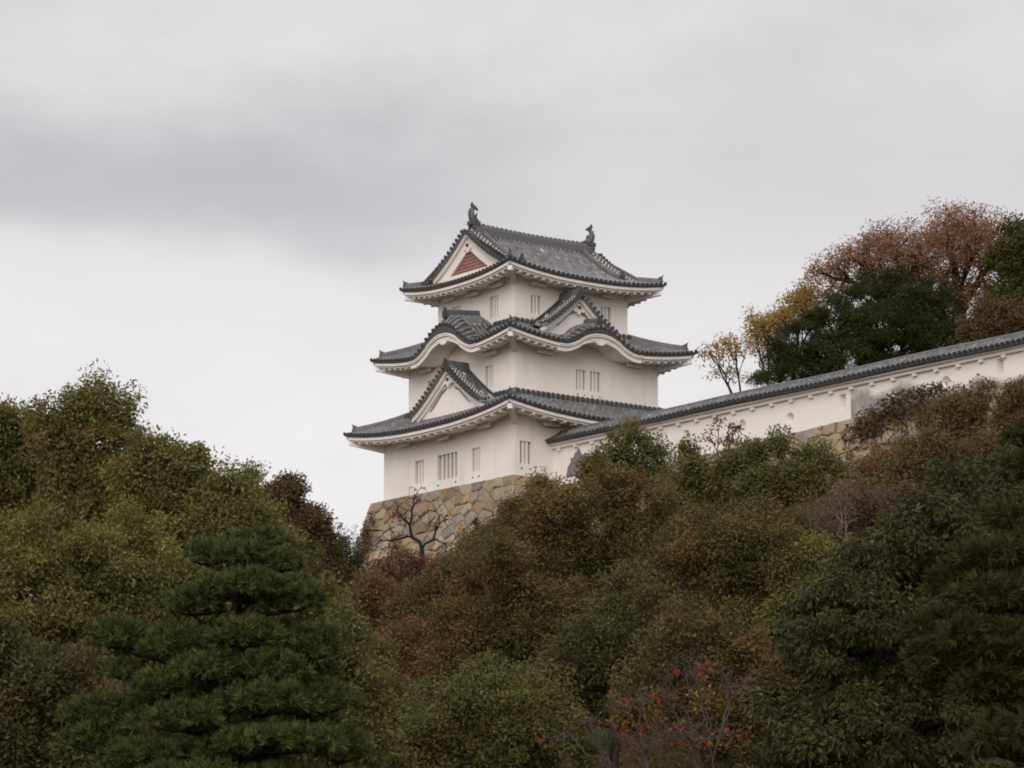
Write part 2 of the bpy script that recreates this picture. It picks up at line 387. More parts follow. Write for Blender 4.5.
def patch(mb, S, us, q0, q1, nq, lat, spacing_tint=True, tubes=True, capq=True, keep=None, lip=None):
    """a tiled slope: S(u, q) over columns us, from q0(u) to q1(u)"""
    cols = []
    for u in us:
        a, b = q0(u), q1(u)
        cols.append([S(u, a + (b - a) * k / nq) for k in range(nq + 1)])
    ids = [mb.pts(c) for c in cols]
    for i in range(len(us) - 1):
        for k in range(nq): mb.face((ids[i][k], ids[i+1][k], ids[i+1][k+1], ids[i][k+1]), pan_tint())
    # front lip of the pan tiles
    low = [mb.pts([c[0] - np.array((0, 0, .10 + (lip(u) if lip else 0))), c[0] - np.array((0, 0, .0))]) for u, c in zip(us, cols)]
    for i in range(len(us) - 1): mb.face((low[i][0], low[i+1][0], low[i+1][1], low[i][1]), .15)
    if tubes:
        for i in range(0, len(us)):
            if keep and not keep(us[i]): continue
            half_tube(mb, cols[i], lat, .085)
def columns(A, sp=.29):
    n = int(round(2 * A / sp)); return [-A + .02 + (2 * A - .04) * i / n for i in range(n + 1)]
def onigawara(mb, p, d, s=1.0, up=0.0):
    """the end tile of a ridge: a shouldered plate with a knob, facing d"""
    p = np.asarray(p, float); d = np.array((d[0], d[1], 0.0)); d /= np.linalg.norm(d); l = np.array((-d[1], d[0], 0)); z = np.array((0, 0, 1.0))
    out = [(-.20, -.16), (-.25, .05), (-.18, .22), (-.20, .36), (-.09, .42), (-.05, .58), (0, .70), (.05, .58), (.09, .42), (.20, .36), (.18, .22), (.25, .05), (.20, -.16)]
    f = [p + s * (l * a + z * b) + d * .06 for a, b in out]; b_ = [q - d * .16 for q in f]
    mb.loft([f, b_], .10, 0, True)
    mb.tube([p + d * .03 + z * .20 * s, p + d * (.20 * s) + z * (.24 * s)], [.11 * s, .09 * s], 7, .18)
prof = lambda t: .68 * t + .32 * t * t

def flashing(mb, a, b, z, out_vec):
    """white strip with a row of dark tile ends where a roof meets a wall"""
    a = np.array((a[0], a[1], z), float); b = np.array((b[0], b[1], z), float); d = b - a; L_ = np.linalg.norm(d); d /= L_
    o = np.array((*out_vec, 0.0)); up = np.array((0, 0, 1.0))
    mb.strip([a + up * .14, b + up * .14], [a - up * .1, b - up * .1], o * .14, 1.0)
    n = int(L_ / .29)
    for i in range(n):
        c = a + d * (i + .5) * L_ / n + o * .14
        mb.hexa([c - d * .08 - up * .05, c + d * .08 - up * .05, c + d * .08 + o * .12 - up * .06, c - d * .08 + o * .12 - up * .06,
                 c - d * .08 + up * .20, c + d * .08 + up * .20, c + d * .08 + o * .12 + up * .12, c - d * .08 + o * .12 + up * .12], rnd.uniform(.05, .25))

KARA = {('2', 'L'): (-.25, 2.60, 1.02, .74), ('2', 'R'): (-.18, 2.45, .80, .36)}    # centre, half width, rise, ridge rise
TIERS = {'1': dict(e=1.40, w=5.16, d=5.30, w2=4.38, d2=4.31, z0=2.78, lift=.52, ztop=4.15),
         '2': dict(e=1.33, w=4.40, d=4.31, w2=3.50, d2=3.11, z0=6.47, lift=.50, ztop=7.86),
         '3': dict(e=1.33, w=3.50, d=3.11, z0=10.07, lift=.40)}
def bumpf(k, s, u):
    if (k, s) not in KARA: return 0.0
    c, wb, h, g = KARA[(k, s)]; t = abs(u - c) / wb
    if t >= 1: return 0.0
    t2 = t ** 1.12
    return h * (.5 + .5 * math.cos(math.pi * t2)) - .05 * math.sin(math.pi * t) * (t > .5)
def kgable(k, s, u):
    c, wb, h, g = KARA[(k, s)]; t = abs(u - c) / wb
    return g * max(0, 1 - t) ** .9
def eave(k, parent):
    """white plaster boards, rafters and soffit under one roof"""
    p = TIERS[k]; EO = p['e']; mb = MB()
    for s in SIDES:
        A, B = ((p['w'], p['d']) if s in 'RB' else (p['d'], p['w'])); A += EO; B += EO
        us = [-A + 2 * A * i / 72 for i in range(73)]
        def lf(u, q):                                      # height of the plaster at distance q in from the eave
            return p['z0'] + p['lift'] * (min(1, abs(u) / A)) ** 2.4 * (1 - .15 * q / EO) + bumpf(k, s, u) * (1 - .12 * q / EO)
        def mit(u, q): return max(-(A - q), min(A - q, u * (A - q) / A))
        n3 = np.array((*SIDES[s][0], 0.0))
        for q, zt, zb, th in ((.07, -.005, -.15, .12), (.17, -.14, -.245, .12)):
            top = [T(s, mit(u, q), B - q, lf(u, q) + zt) for u in us]; bot = [T(s, mit(u, q), B - q, lf(u, q) + zb) for u in us]
            mb.strip(top, bot, -n3 * th)
        a = [mb.pts([T(s, mit(u, q), B - q, lf(u, q) - .20) for u in us]) for q in (.2, .7, EO + .03)]
        for r0, r1 in zip(a, a[1:]):
            for i in range(72): mb.face((r0[i], r0[i+1], r1[i+1], r1[i]))
        n = int(2 * (A - .35) / (.62 if k == '1' else .45))
        for i in range(n + 1):                             # round-ended rafters
            u = -(A - .35) + 2 * (A - .35) * i / n
            if (k, s) in KARA and abs(u - KARA[(k, s)][0]) < KARA[(k, s)][1] + .05: continue
            qe = .56
            z0_, z1_ = lf(u, .2) - .20, lf(u, qe) - .20
            P = []
            for dz in (-.12, .03):
                P += [T(s, u - .06, B - .20, z0_ + dz), T(s, u + .06, B - .20, z0_ + dz), T(s, u + .06, B - qe, z1_ + dz), T(s, u - .06, B - qe, z1_ + dz)]
            mb.hexa(P)
        for f in (-.62, 0, .62):                           # ends of the arms that carry the eave
            u = f * (A - EO); q = EO
            if (k, s) in KARA and abs(u - KARA[(k, s)][0]) < 1.4: continue
            z = p['z0'] - .29 + p['lift'] * .25 * (f != 0)
            mb.hexa([T(s, u - .45, B - 1.02, z - .13), T(s, u + .45, B - 1.02, z - .13), T(s, u + .45, B - 1.18, z - .13), T(s, u - .45, B - 1.18, z - .13),
                     T(s, u - .45, B - 1.02, z + .02), T(s, u + .45, B - 1.02, z + .02), T(s, u + .45, B - 1.18, z + .02), T(s, u - .45, B - 1.18, z + .02)])
    for sx in (-1, 1):                                     # hip rafters
        for sy in (-1, 1):
            cx, cy = sx * (p['w'] + EO), sy * (p['d'] + EO); dv = np.array((sx, sy, 0)) / math.sqrt(2); l = np.array((-dv[1], dv[0], 0))
            a = np.array((cx, cy, p['z0'] + p['lift'] - .18)) - dv * .22; b = np.array((sx * (p['w'] - .05), sy * (p['d'] - .05), p['z0'] - .12))
            P = [];
            for dz in (-.26, 0): P += [a - l * .11 + (0, 0, dz), a + l * .11 + (0, 0, dz), b + l * .11 + (0, 0, dz), b - l * .11 + (0, 0, dz)]
            mb.hexa(P)
            c = a + dv * .012; mb.hexa([c - l * .10 + (0, 0, -.02), c + l * .10 + (0, 0, -.02), c + l * .10 - dv * .2 + (0, 0, -.02), c - l * .10 - dv * .2 + (0, 0, -.02),
                                        c - l * .13 + (0, 0, .10), c + l * .13 + (0, 0, .10), c + l * .13 - dv * .2 + (0, 0, .10), c - l * .13 - dv * .2 + (0, 0, .10)], .1, 1)
    o = mb.build('eave', [PLASTER, TILE], parent); return o

def corner_ridges(pathf, roof, sx, sy):
    mb = MB(); P = [pathf(t) for t in np.linspace(.08, 1, 16)]
    mb.ridge(P[1:], .24, .26)
    d = (sx, sy); onigawara(mb, P[1] + np.array((0, 0, .02)), d, .48)
    a = P[1]; dv = np.array((sx, sy, 0)) / math.sqrt(2)
    mb.tube([a + (0, 0, .24) - dv * .15, a + (0, 0, .30), a + dv * .10 + (0, 0, .42)], [.07, .06, .015], 6, .2)
    return mb.build('hip_ridge', TILE, roof)

def skirt(k):
    p = TIERS[k]; EO = p['e']; mb = MB(); H = p['ztop'] - p['z0'] - .12
    for s in SIDES:
        (A, B, A2, B2) = (p['w'], p['d'], p['w2'], p['d2']) if s in 'RB' else (p['d'], p['w'], p['d2'], p['w2'])
        A += EO; B += EO; Q = B - B2; QA = A - A2; K = KARA.get((k, s))
        def base(u, q):
            t = q / Q; half = max(.1, A - t * QA)
            return p['z0'] + .12 + H * prof(t) + p['lift'] * min(1, abs(u) / half) ** 2.4 * (1 - t)
        def kz(u, q):
            if K is None or abs(u - K[0]) >= K[1]: return -9
            r = min(1, q / .55); r = .42 + .58 * r * r * (3 - 2 * r)
            return p['z0'] + .12 + p['lift'] * (abs(u) / A) ** 2.4 + bumpf(k, s, u) + kgable(k, s, u) * r + .10 * q
        S = lambda u, q: T(s, u, B - q, max(base(u, q), kz(u, q)))
        us = columns(A); lat = np.array((*SIDES[s][1], 0.0))
        qend = lambda u: Q if abs(u) <= A2 else max(.02, Q * (A - abs(u)) / QA)
        inside = lambda u: K is not None and abs(u - K[0]) < K[1] * .80
        patch(mb, S, us, lambda u: 0.0, qend, 16, lat, keep=lambda u: not inside(u), lip=(lambda u: .42 * kgable(k, s, u)) if K else None)
        if K:
            for u in us:
                if not inside(u): continue
                half_tube(mb, [S(u, q) for q in np.linspace(0, .72, 6)], lat, .085)
                qs = [q for q in np.linspace(.72, Q, 14) if base(u, q) > kz(u, q)]
                if len(qs) > 2: half_tube(mb, [S(u, q) for q in qs], lat, .085, cap=False)
            nrm = np.array((*SIDES[s][0], 0.0))
            for q in np.arange(.86, Q - .1, .29):
                for sg in (-1, 1):
                    uu = [K[0] + sg * x for x in np.linspace(.05, K[1] * .97, 18)]
                    uu = [u for u in uu if kz(u, q) > base(u, q) + .01]
                    if len(uu) > 2: half_tube(mb, [S(u, q) for u in uu], nrm, .085, cap=False)
    roof = mb.build('tiled_roof', TILE, turret)
    for s in SIDES:
        A2, B2 = (p['w2'], p['d2']) if s in 'RB' else (p['d2'], p['w2'])
        a, b = T(s, -A2 - .1, B2, 0), T(s, A2 + .1, B2, 0)
        segs = [(-A2 - .1, A2 + .1)]
        for (kk, ss, c0, hw) in (('1', 'L', -.50, 2.35), ('2', 'R', -.68, 1.75), ('2', 'L', -.40, 1.25)):
            if (kk, ss) == (k, s): segs = [(-A2 - .1, c0 - hw), (c0 + hw, A2 + .1)]
        for u0, u1 in segs:
            a, b = T(s, u0, B2, 0), T(s, u1, B2, 0); fl = MB(); flashing(fl, a, b, p['ztop'] + .02, SIDES[s][0]); fl.build('wall_flashing', TILE, roof)
    for sx in (-1, 1):
        for sy in (-1, 1):
            def pf(t, sx=sx, sy=sy):
                x = sx * (p['w'] + EO + (p['w2'] - p['w'] - EO) * t); y = sy * (p['d'] + EO + (p['d2'] - p['d'] - EO) * t)
                return np.array((x, y, p['z0'] + .14 + H * prof(t) + p['lift'] * (1 - t)))
            corner_ridges(pf, roof, sx, sy)
    for (kk, s), K in KARA.items():                        # ridge and boards of the curved gables
        if kk != k: continue
        c, wb, h, gg = K; (A, B, B2) = ((p['w'], p['d'], p['d2']) if s in 'RB' else (p['d'], p['w'], p['w2'])); A += EO; B += EO; Q = B - B2
        gab = MB(); nrm = np.array((*SIDES[s][0], 0.0))
        us = [c + (wb + .1) * x for x in np.linspace(-1, 1, 49)]
        lift = lambda u: p['z0'] + p['lift'] * (abs(u) / A) ** 2.4 + bumpf(k, s, u)
        def thick(u): return .30 + .06 * (1 - abs(u - c) / (wb + .1))
        for q, zt, f, th in ((.02, -.012, .42, .13), (-.015, -.02, .16, .10), (.12, -.05, 1.0, .14)):
            gab.strip([T(s, u, B - q, lift(u) + zt) for u in us], [T(s, u, B - q, lift(u) + zt - thick(u) * f) for u in us], -nrm * th)
        go = gab.build('curved_gable', PLASTER, turret)
        pend = MB(); zc = lift(c) - .34
        sh = [(-.62, .08), (-.5, -.05), (-.34, -.03), (-.2, -.17), (0, -.22), (.2, -.17), (.34, -.03), (.5, -.05), (.62, .08), (.3, .14), (0, .16), (-.3, .14)]
        pend.loft([[T(s, c + a, B - .10, zc + b) for a, b in sh], [T(s, c + a, B - .26, zc + b) for a, b in sh]])
        pend.build('gable_pendant', PLASTER, go)
        rd = MB(); za = p['z0'] + .12 + h + gg + p['lift'] * (abs(c) / A) ** 2.4
        rd.ridge([T(s, c, B - q, za + .10 * q - .03) for q in np.linspace(.22, Q, 12)], .28, .34, .35)
        onigawara(rd, T(s, c, B - .18, za + .02), SIDES[s][0], .60)
        rd.build('gable_ridge', TILE, go)

def gable(k, s, c, hw, za, zb, out, wall_out, red=False, pw=1.22, roofed=True, field_hw=None, zr=None, umax=None):
    """a triangular gable: tiled slopes down both sides of a ridge, white barge boards, field and pendant"""
    f = zr or (lambda t: za - (za - zb) * (1 - (1 - min(1, t)) ** pw))
    nrm = np.array((*SIDES[s][0], 0.0)); lat = np.array((*SIDES[s][1], 0.0))
    bd = MB(); tmax = umax or .97
    ts = np.linspace(0, tmax, 22)
    for sg in (-1, 1):
        for o_, z1, h0, h1, th in ((.06, -.03, .20, .26, .16), (-.08, -.10, (.74 if red else .30), (.60 if red else .34), .12)):
            top = [T(s, c + sg * t * hw, out + o_, f(t) + z1) for t in ts]
            bot = [T(s, c + sg * t * hw, out + o_, f(t) + z1 - (h0 + (h1 - h0) * t) * (1 + .25 * (t < .02))) for t in ts]
            bd.strip(top, bot, -nrm * th)
    g_ = bd.build('gable', PLASTER, turret)
    fd = MB(); n = 18; tt = np.linspace(-1, 1, 2 * n + 1); fo = out - .20
    topp = [T(s, c + t * hw * tmax, fo, f(abs(t) * tmax) - .12) for t in tt]; botp = [T(s, c + t * hw * tmax, fo, zb - .5 + 0 * t) for t in tt]
    fd.strip(topp, botp, -nrm * .08)
    fd.build('gable_field', RED_TILE if red else PLASTER, g_)
    if red:                                                # white sill under the tiled field
        sl = MB(); w2_ = hw * .80
        sl.strip([T(s, c - w2_, out - .06, zb + .29), T(s, c + w2_, out - .06, zb + .29)], [T(s, c - w2_, out - .06, zb - .3), T(s, c + w2_, out - .06, zb - .3)], -nrm * .12)
        sl.build('gable_sill', PLASTER, g_)
    pd = MB(); zc = f(0) - (.78 if red else .64)
    sh = [(0, .30), (.13, .24), (.16, .08), (.34, -.02), (.30, -.12), (.14, -.10), (.06, -.22), (0, -.28), (-.06, -.22), (-.14, -.10), (-.30, -.12), (-.34, -.02), (-.16, .08), (-.13, .24)]
    pd.loft([[T(s, c + a, out - .02, zc + b) for a, b in sh], [T(s, c + a, out - .16, zc + b) for a, b in sh]])
    po = pd.build('gable_pendant', PLASTER, g_)
    bs = MB(); bs.loft([[T(s, c + .085 * math.cos(w), out + o_, zc + .10 + .085 * math.sin(w)) for w in np.linspace(0, 2 * math.pi, 6, endpoint=False)] for o_ in (-.03, .05)])
    bs.build('pendant_boss', RED_FIELD, po)
    if not red:                                            # carved scroll moulding inside the field
        sc = MB()
        for sg in (-1, 1):
            pth = [T(s, c + sg * a * hw, fo + .03, f(0) - (f(0) - zb) * b) for a, b in ((.10, .44), (.16, .50), (.22, .53), (.28, .60), (.36, .70), (.46, .82), (.55, .92))]
            sc.tube(pth, [.03, .05, .045, .04, .04, .035, .03], 5, .5)
        sc.build('scroll_moulding', SHUTTER_PALE, g_)
    return g_, f
def RED_TILE_build(nt, b):
    tc = nt.nodes.new('ShaderNodeTexCoord'); sp = node(nt, 'ShaderNodeSeparateXYZ', {'Vector': tc.outputs['Object']})
    def saw(v, k, off=0.0):
        return mth(nt, 'FRACT', mth(nt, 'ADD', mth(nt, 'MULTIPLY', v, k), off))
    y, z = sp.outputs['Y'], sp.outputs['Z']
    a = mth(nt, 'ABSOLUTE', mth(nt, 'SUBTRACT', saw(mth(nt, 'ADD', y, mth(nt, 'MULTIPLY', z, .25)), 5.2), .5))
    c_ = mth(nt, 'ABSOLUTE', mth(nt, 'SUBTRACT', saw(z, 6.0), .5))
    l = mth(nt, 'MAXIMUM', mth(nt, 'GREATER_THAN', a, .40), mth(nt, 'GREATER_THAN', c_, .40))
    c = mixc(nt, (.22, .045, .035), (.13, .03, .026), noise(nt, 6, 3))
    nt.links.new(mixc(nt, c, (.42, .30, .27), l), b.inputs['Base Color'])
RED_TILE = mat('red_tile_field', RED_TILE_build, .7)
def verge(mb, s, c, hw, f, out, depth, lat, nrm, t0, t1, sg, sp=.27):
    """the short tiles that run out over the edge of a gable, with plaster between them"""
    L_ = 0.0; ts = [t0]; P = lambda t: T(s, c + sg * t * hw, out, f(t))
    tt = np.linspace(t0, t1, 160); last = P(t0); acc = 0
    for t in tt[1:]:
        q = P(t); acc += np.linalg.norm(q - last); last = q
        if acc >= sp: ts.append(t); acc = 0
    for t in ts:
        a = P(t) + np.array((0, 0, .06)); dv = P(min(1.2, t + .03)) - P(t); dv /= np.linalg.norm(dv)
        half_tube(mb, [a + nrm * .16, a - nrm * depth * .5, a - nrm * depth], dv, .085, [rnd.uniform(.1, .3), rnd.choice((.25, .4, 1.0)), .5])
    top = [P(t) + np.array((0, 0, .05)) for t in np.linspace(t0, t1, 24)]; bot = [p - np.array((0, 0, .09)) for p in top]
    mb.strip([p + nrm * .12 for p in top], [p + nrm * .12 for p in bot], -nrm * depth, .80)
    fine = [P(t) + np.array((0, 0, .15)) for t in np.linspace(t0, t1, 60)]
    for fr in (.36, .66): mb.ridge([p - nrm * depth * fr for p in fine], .11, .09, (1.0, 1.0, .12, .12))

def chidori(k, s, c, hw, za, zb, out, wall_out):
    g_, f = gable(k, s, c, hw, za, zb, out, wall_out)
    nrm = np.array((*SIDES[s][0], 0.0)); lat = np.array((*SIDES[s][1], 0.0)); mb = MB()
    for sg in (-1, 1):
        verge(mb, s, c, hw, f, out + .12, .62, lat, nrm, .03, 1.0, sg)
        qs = np.arange(out - .45, wall_out - .02, -.28)
        ids = []
        for q in list(qs) + [wall_out]:
            pth = [T(s, c + sg * t * hw, q, f(t)) for t in np.linspace(0, 1.08, 14)]
            ids.append(mb.pts(pth)); half_tube(mb, pth, nrm, .085, [rnd.choice((.2, .3, .45, 1.0)) for _ in pth], cap=False)
        for a, b in zip(ids, ids[1:]):
            for i in range(13): mb.face((a[i], a[i+1], b[i+1], b[i]), rnd.uniform(.6, .95))
        # plaster and tile ends down the line where the slope meets the wall
        pw_ = [T(s, c + sg * t * hw, wall_out + .08, f(t) + .10) for t in np.linspace(.05, 1.0, 14)]
        mb.ridge(pw_, .14, .14, .95)
        n = 16
        for i in range(n):
            t = .06 + .92 * i / n; a = T(s, c + sg * t * hw, wall_out + .14, f(t) + .14)
            dv = T(s, c + sg * (t + .03) * hw, wall_out + .14, f(t + .03) + .14) - a; dv /= np.linalg.norm(dv)
            up = np.array((0, 0, .10))
            mb.hexa([a - nrm * .05, a + nrm * .07, a + nrm * .07 + dv * .15, a - nrm * .05 + dv * .15, a - nrm * .05 + up, a + nrm * .07 + up, a + nrm * .07 + dv * .15 + up, a - nrm * .05 + dv * .15 + up], .15)
    ro = mb.build('gable_roof', TILE, g_)
    rd = MB(); rd.ridge([T(s, c, q, za - .02) for q in np.linspace(out + .10, wall_out - .02, 10)], .30, .42)
    onigawara(rd, T(s, c, out + .16, za + .05), SIDES[s][0], .62); rd.build('gable_ridge', TILE, g_)

# storey walls with window openings
WINDOWS = {'1': {'L': [(-2.60, -1.96, .55, 1.70, 2), (-.77, .81, .50, 1.72, 4), (1.95, 2.66, .55, 1.68, 2)], 'R': [(-4.86, -4.20, .62, 1.68, 2), (1.6, 2.3, .62, 1.68, 2)]},
           '2': {'L': [(-2.57, -1.98, 4.68, 5.74, 2), (2.10, 2.70, 4.68, 5.74, 2)], 'R': [(-.72, -.14, 4.72, 5.70, 2), (.16, .78, 4.72, 5.70, 2)]},
           '3': {'L': [(-1.80, -1.14, 8.32, 9.40, 2), (1.25, 1.90, 8.32, 9.40, 2)], 'R': [(-2.51, -1.90, 8.40, 9.32, 2), (1.83, 2.45, 8.40, 9.32, 2)]}}
ZW = {'1': (0.0, 3.30), '2': (3.6, 7.24), '3': (7.2, 10.50)}
def face_with_holes(mb, P, s0, s1, z0, z1, holes):
    ss = sorted({s0, s1, *[h[0] for h in holes], *[h[1] for h in holes]}); zs = sorted({z0, z1, *[h[2] for h in holes], *[h[3] for h in holes]})
    for a, b in zip(ss, ss[1:]):
        for c, d in zip(zs, zs[1:]):
            m = ((a + b) / 2, (c + d) / 2)
            if any(h[0] < m[0] < h[1] and h[2] < m[1] < h[3] for h in holes): continue
            mb.poly([P(a, c), P(b, c), P(b, d), P(a, d)])
for k, p in TIERS.items():
    mb = MB(); z0, z1 = ZW[k]
    for s in SIDES:
        A, B = (p['w'], p['d']) if s in 'RB' else (p['d'], p['w'])
        face_with_holes(mb, lambda u, z: T(s, u, B, z), -A, A, z0, z1, WINDOWS[k].get(s, []))
    mb.build('storey_wall', PLASTER, turret)
    for s, ws in WINDOWS[k].items():
        A, B = (p['w'], p['d']) if s in 'RB' else (p['d'], p['w'])
        for u0, u1, a, b, nb in ws:
            w_ = MB(); dp = .26; Q = lambda u, o_, z: T(s, u, B - o_, z)
            w_.poly([Q(u0, 0, a), Q(u0, dp, a), Q(u0, dp, b), Q(u0, 0, b)], m=0); w_.poly([Q(u1, dp, a), Q(u1, 0, a), Q(u1, 0, b), Q(u1, dp, b)], m=0)
            w_.poly([Q(u0, 0, a), Q(u1, 0, a), Q(u1, dp, a), Q(u0, dp, a)], m=0); w_.poly([Q(u0, 0, b), Q(u0, dp, b), Q(u1, dp, b), Q(u1, 0, b)], m=0)
            w_.poly([Q(u0, dp, a), Q(u1, dp, a), Q(u1, dp, b), Q(u0, dp, b)], m=1)
            for uu in (u0 + .08, u1 - .08):                # little drain pipes under the sill
                w_.tube([Q(uu, .06, a - .22), Q(uu, -.05, a - .23)], .035, 6, .5, 1)
            wo = w_.build('window', [PLASTER, SHUTTER if k == '1' else SHUTTER_PALE], turret)
            br = MB(); W_ = (u1 - u0); bw = .125
            for i in range(nb):
                uc = u0 + W_ * (i + 1) / (nb + 1)
                br.hexa([Q(uc - bw / 2, .17, a), Q(uc + bw / 2, .17, a), Q(uc + bw / 2, .06, a), Q(uc - bw / 2, .06, a), Q(uc - bw / 2, .17, b), Q(uc + bw / 2, .17, b), Q(uc + bw / 2, .06, b), Q(uc - bw / 2, .06, b)])
            br.build('window_bars', PLASTER, wo)
for k in TIERS: eave(k, turret)
skirt('1'); skirt('2')
chidori('1', 'L', -.60, 2.90, 5.74, 3.72, 5.62, 4.38)
chidori('2', 'R', -.68, 2.25, 9.22, 7.55, 4.55, 3.11)

# top roof: hipped below, gabled above
p3 = TIERS['3']; EO = p3['e']; A3, B3, UG = p3['w'] + EO, p3['d'] + EO, 4.02
RISE = 2.62
def P3(q): t = q / B3; return RISE * (.52 * t + .48 * t * t)
def Z3(u, q, Lh): return p3['z0'] + .12 + P3(q) + p3['lift'] * min(1, abs(u) / max(.1, Lh - min(q, .9))) ** 2.4 * max(0, 1 - q / 1.7)
mb = MB()
for s in 'RB':
    lat = np.array((*SIDES[s][1], 0.0)); us = columns(A3)
    patch(mb, lambda u, q: T(s, u, B3 - q, Z3(u, q, A3)), us, lambda u: 0.0, lambda u: B3 if abs(u) <= UG else max(.02, A3 - abs(u)), 18, lat)
for s in 'LF':
    lat = np.array((*SIDES[s][1], 0.0)); us = columns(B3)
    patch(mb, lambda u, q: T(s, u, A3 - q, Z3(u, q, B3)), us, lambda u: 0.0, lambda u: max(.02, min(1.12, B3 - abs(u))), 8, lat)
top_roof = mb.build('tiled_roof', TILE, turret)
for sx in (-1, 1):
    for sy in (-1, 1):
        corner_ridges(lambda t: np.array((sx * (A3 - t * .95), sy * (B3 - t * .95), p3['z0'] + .14 + P3(t * .95) + p3['lift'] * max(0, 1 - t * .95 / 1.7))), top_roof, sx, sy)
        vr = MB(); uu = sx * (UG - .90)
        pth = [np.array((uu, sy * (B3 - q), Z3(uu, q, A3) + .04)) for q in np.linspace(1.25, B3 - .1, 18)]
        vr.ridge(pth, .24, .26); onigawara(vr, pth[0] + np.array((0, 0, .02)), (0, sy), .66)
        vr.build('verge_ridge', TILE, top_roof)
for s in 'LF':
    za = p3['z0'] + .12 + RISE
    zr = lambda t: p3['z0'] + .12 + P3(B3 - t * 3.6)
    g_, f = gable('3', s, 0.0, 3.6, za, p3['z0'] + .12 + P3(.9), UG, 0, red=True, zr=zr, umax=.76)
    mb = MB(); nrm = np.array((*SIDES[s][0], 0.0)); lat = np.array((*SIDES[s][1], 0.0))
    for sg in (-1, 1): verge(mb, s, 0.0, 3.6, f, UG + .10, .80, lat, nrm, .03, .98, sg)
    mb.build('gable_roof', TILE, g_)
rd = MB(); LR = 3.75
rz = lambda x: p3['z0'] + .12 + RISE - .04 + .10 * (x / LR) ** 2
rd.ridge([np.array((x, 0, rz(x))) for x in np.linspace(-LR, LR, 40)], .44, .44, .42)
for i in range(27):
    x = -LR + .12 + (2 * LR - .24) * i / 26
    rd.tube([(x, -.13, rz(x) + .41), (x, 0, rz(x) + .47), (x, .13, rz(x) + .41)], .05, 5, rnd.uniform(.2, .7))
for sx in (-1, 1): onigawara(rd, (sx * LR, 0, rz(LR) + .10), (sx, 0), .95)
rd.build('main_ridge', TILE, top_roof)

def fish(sx):
    """a roof-ridge fish standing on its head, its tail in the air"""
    mb = MB(); x0, zb = sx * (LR - .10), rz(LR) + .42
    path = [(.30, .02, .15), (.16, .08, .20), (0, .16, .23), (-.10, .32, .20), (-.14, .50, .155), (-.11, .66, .115), (-.04, .80, .08), (.03, .92, .05)]
    P = [np.array((x0 - sx * a * .8, 0, zb + b * .9)) for a, b, r in path]
    mb.tube(P, [r for a, b, r in path], 8, .3)
    def fin(pts, w=.05, t=.25):
        mb.loft([[np.array((x0 - sx * a, -w, zb + b * .9)) for a, b in pts], [np.array((x0 - sx * a, w, zb + b * .9)) for a, b in pts]], t)
    fin([(-.06, .70), (-.16, .98), (-.10, 1.16), (-.02, 1.02), (.06, .98), (.22, .86), (.26, .72), (.14, .78), (.04, .72)])     # tail
    for a, b in ((-.20, .22), (-.26, .38), (-.26, .54), (-.20, .68)): fin([(a + .10, b - .06), (a - .05, b + .02), (a - .06, b + .10), (a + .10, b + .07)], .03)
    fin([(.06, .26), (.20, .42), (.16, .50), (.02, .40)], .03)
    fin([(.26, -.02), (.42, .06), (.38, .14), (.28, .12)], .09)
    for sy in (-1, 1): mb.tube([(x0, sy * .14, zb + .22), (x0 + sx * .03, sy * .30, zb + .36), (x0 + sx * .06, sy * .34, zb + .46)], [.06, .04, .012], 5, .25)
    mb.box(x0 - .26, x0 + .26, -.19, .19, zb - .12, zb + .06, .2)
    mb.build('roof_fish', TILE, turret)
fish(-1); fish(1)

# ------------------------------------------------------------------ masonry
def voronoi(w, h, sx, sy, rg):
    """irregular stones: the cells of a jittered grid, cut by half planes"""
    seeds = []
    ny_ = max(1, int(round(h / sy)))
    for j in range(-1, ny_ + 1):
        x = -sx + rg.uniform(-.4, .4) * sx
        while x < w + sx:
            seeds.append((x + rg.normal(0, .10) * sx, (j + .5) * h / ny_ + rg.normal(0, .13) * sy)); x += sx * rg.uniform(.45, 1.6)
    S = np.array(seeds); an = np.array((1, sx / sy * .8)); cells = []
    for i, p in enumerate(S):
        poly = [(0, 0), (w, 0), (w, h), (0, h)]
        d = (S - p) * an; dist = (d ** 2).sum(1); order = np.argsort(dist)[1:22]
        for j in order:
            q = S[j]; m = (p + q) / 2; nv = (q - p) * an * an; out = []
            for a, b in zip(poly, poly[1:] + poly[:1]):
                da, db = (a[0] - m[0]) * nv[0] + (a[1] - m[1]) * nv[1], (b[0] - m[0]) * nv[0] + (b[1] - m[1]) * nv[1]
                if da <= 0: out.append(a)
                if da * db < 0: r = da / (da - db); out.append((a[0] + (b[0] - a[0]) * r, a[1] + (b[1] - a[1]) * r))
            poly = out
            if len(poly) < 3: break
        if len(poly) >= 3: cells.append(np.array(poly))
    return cells
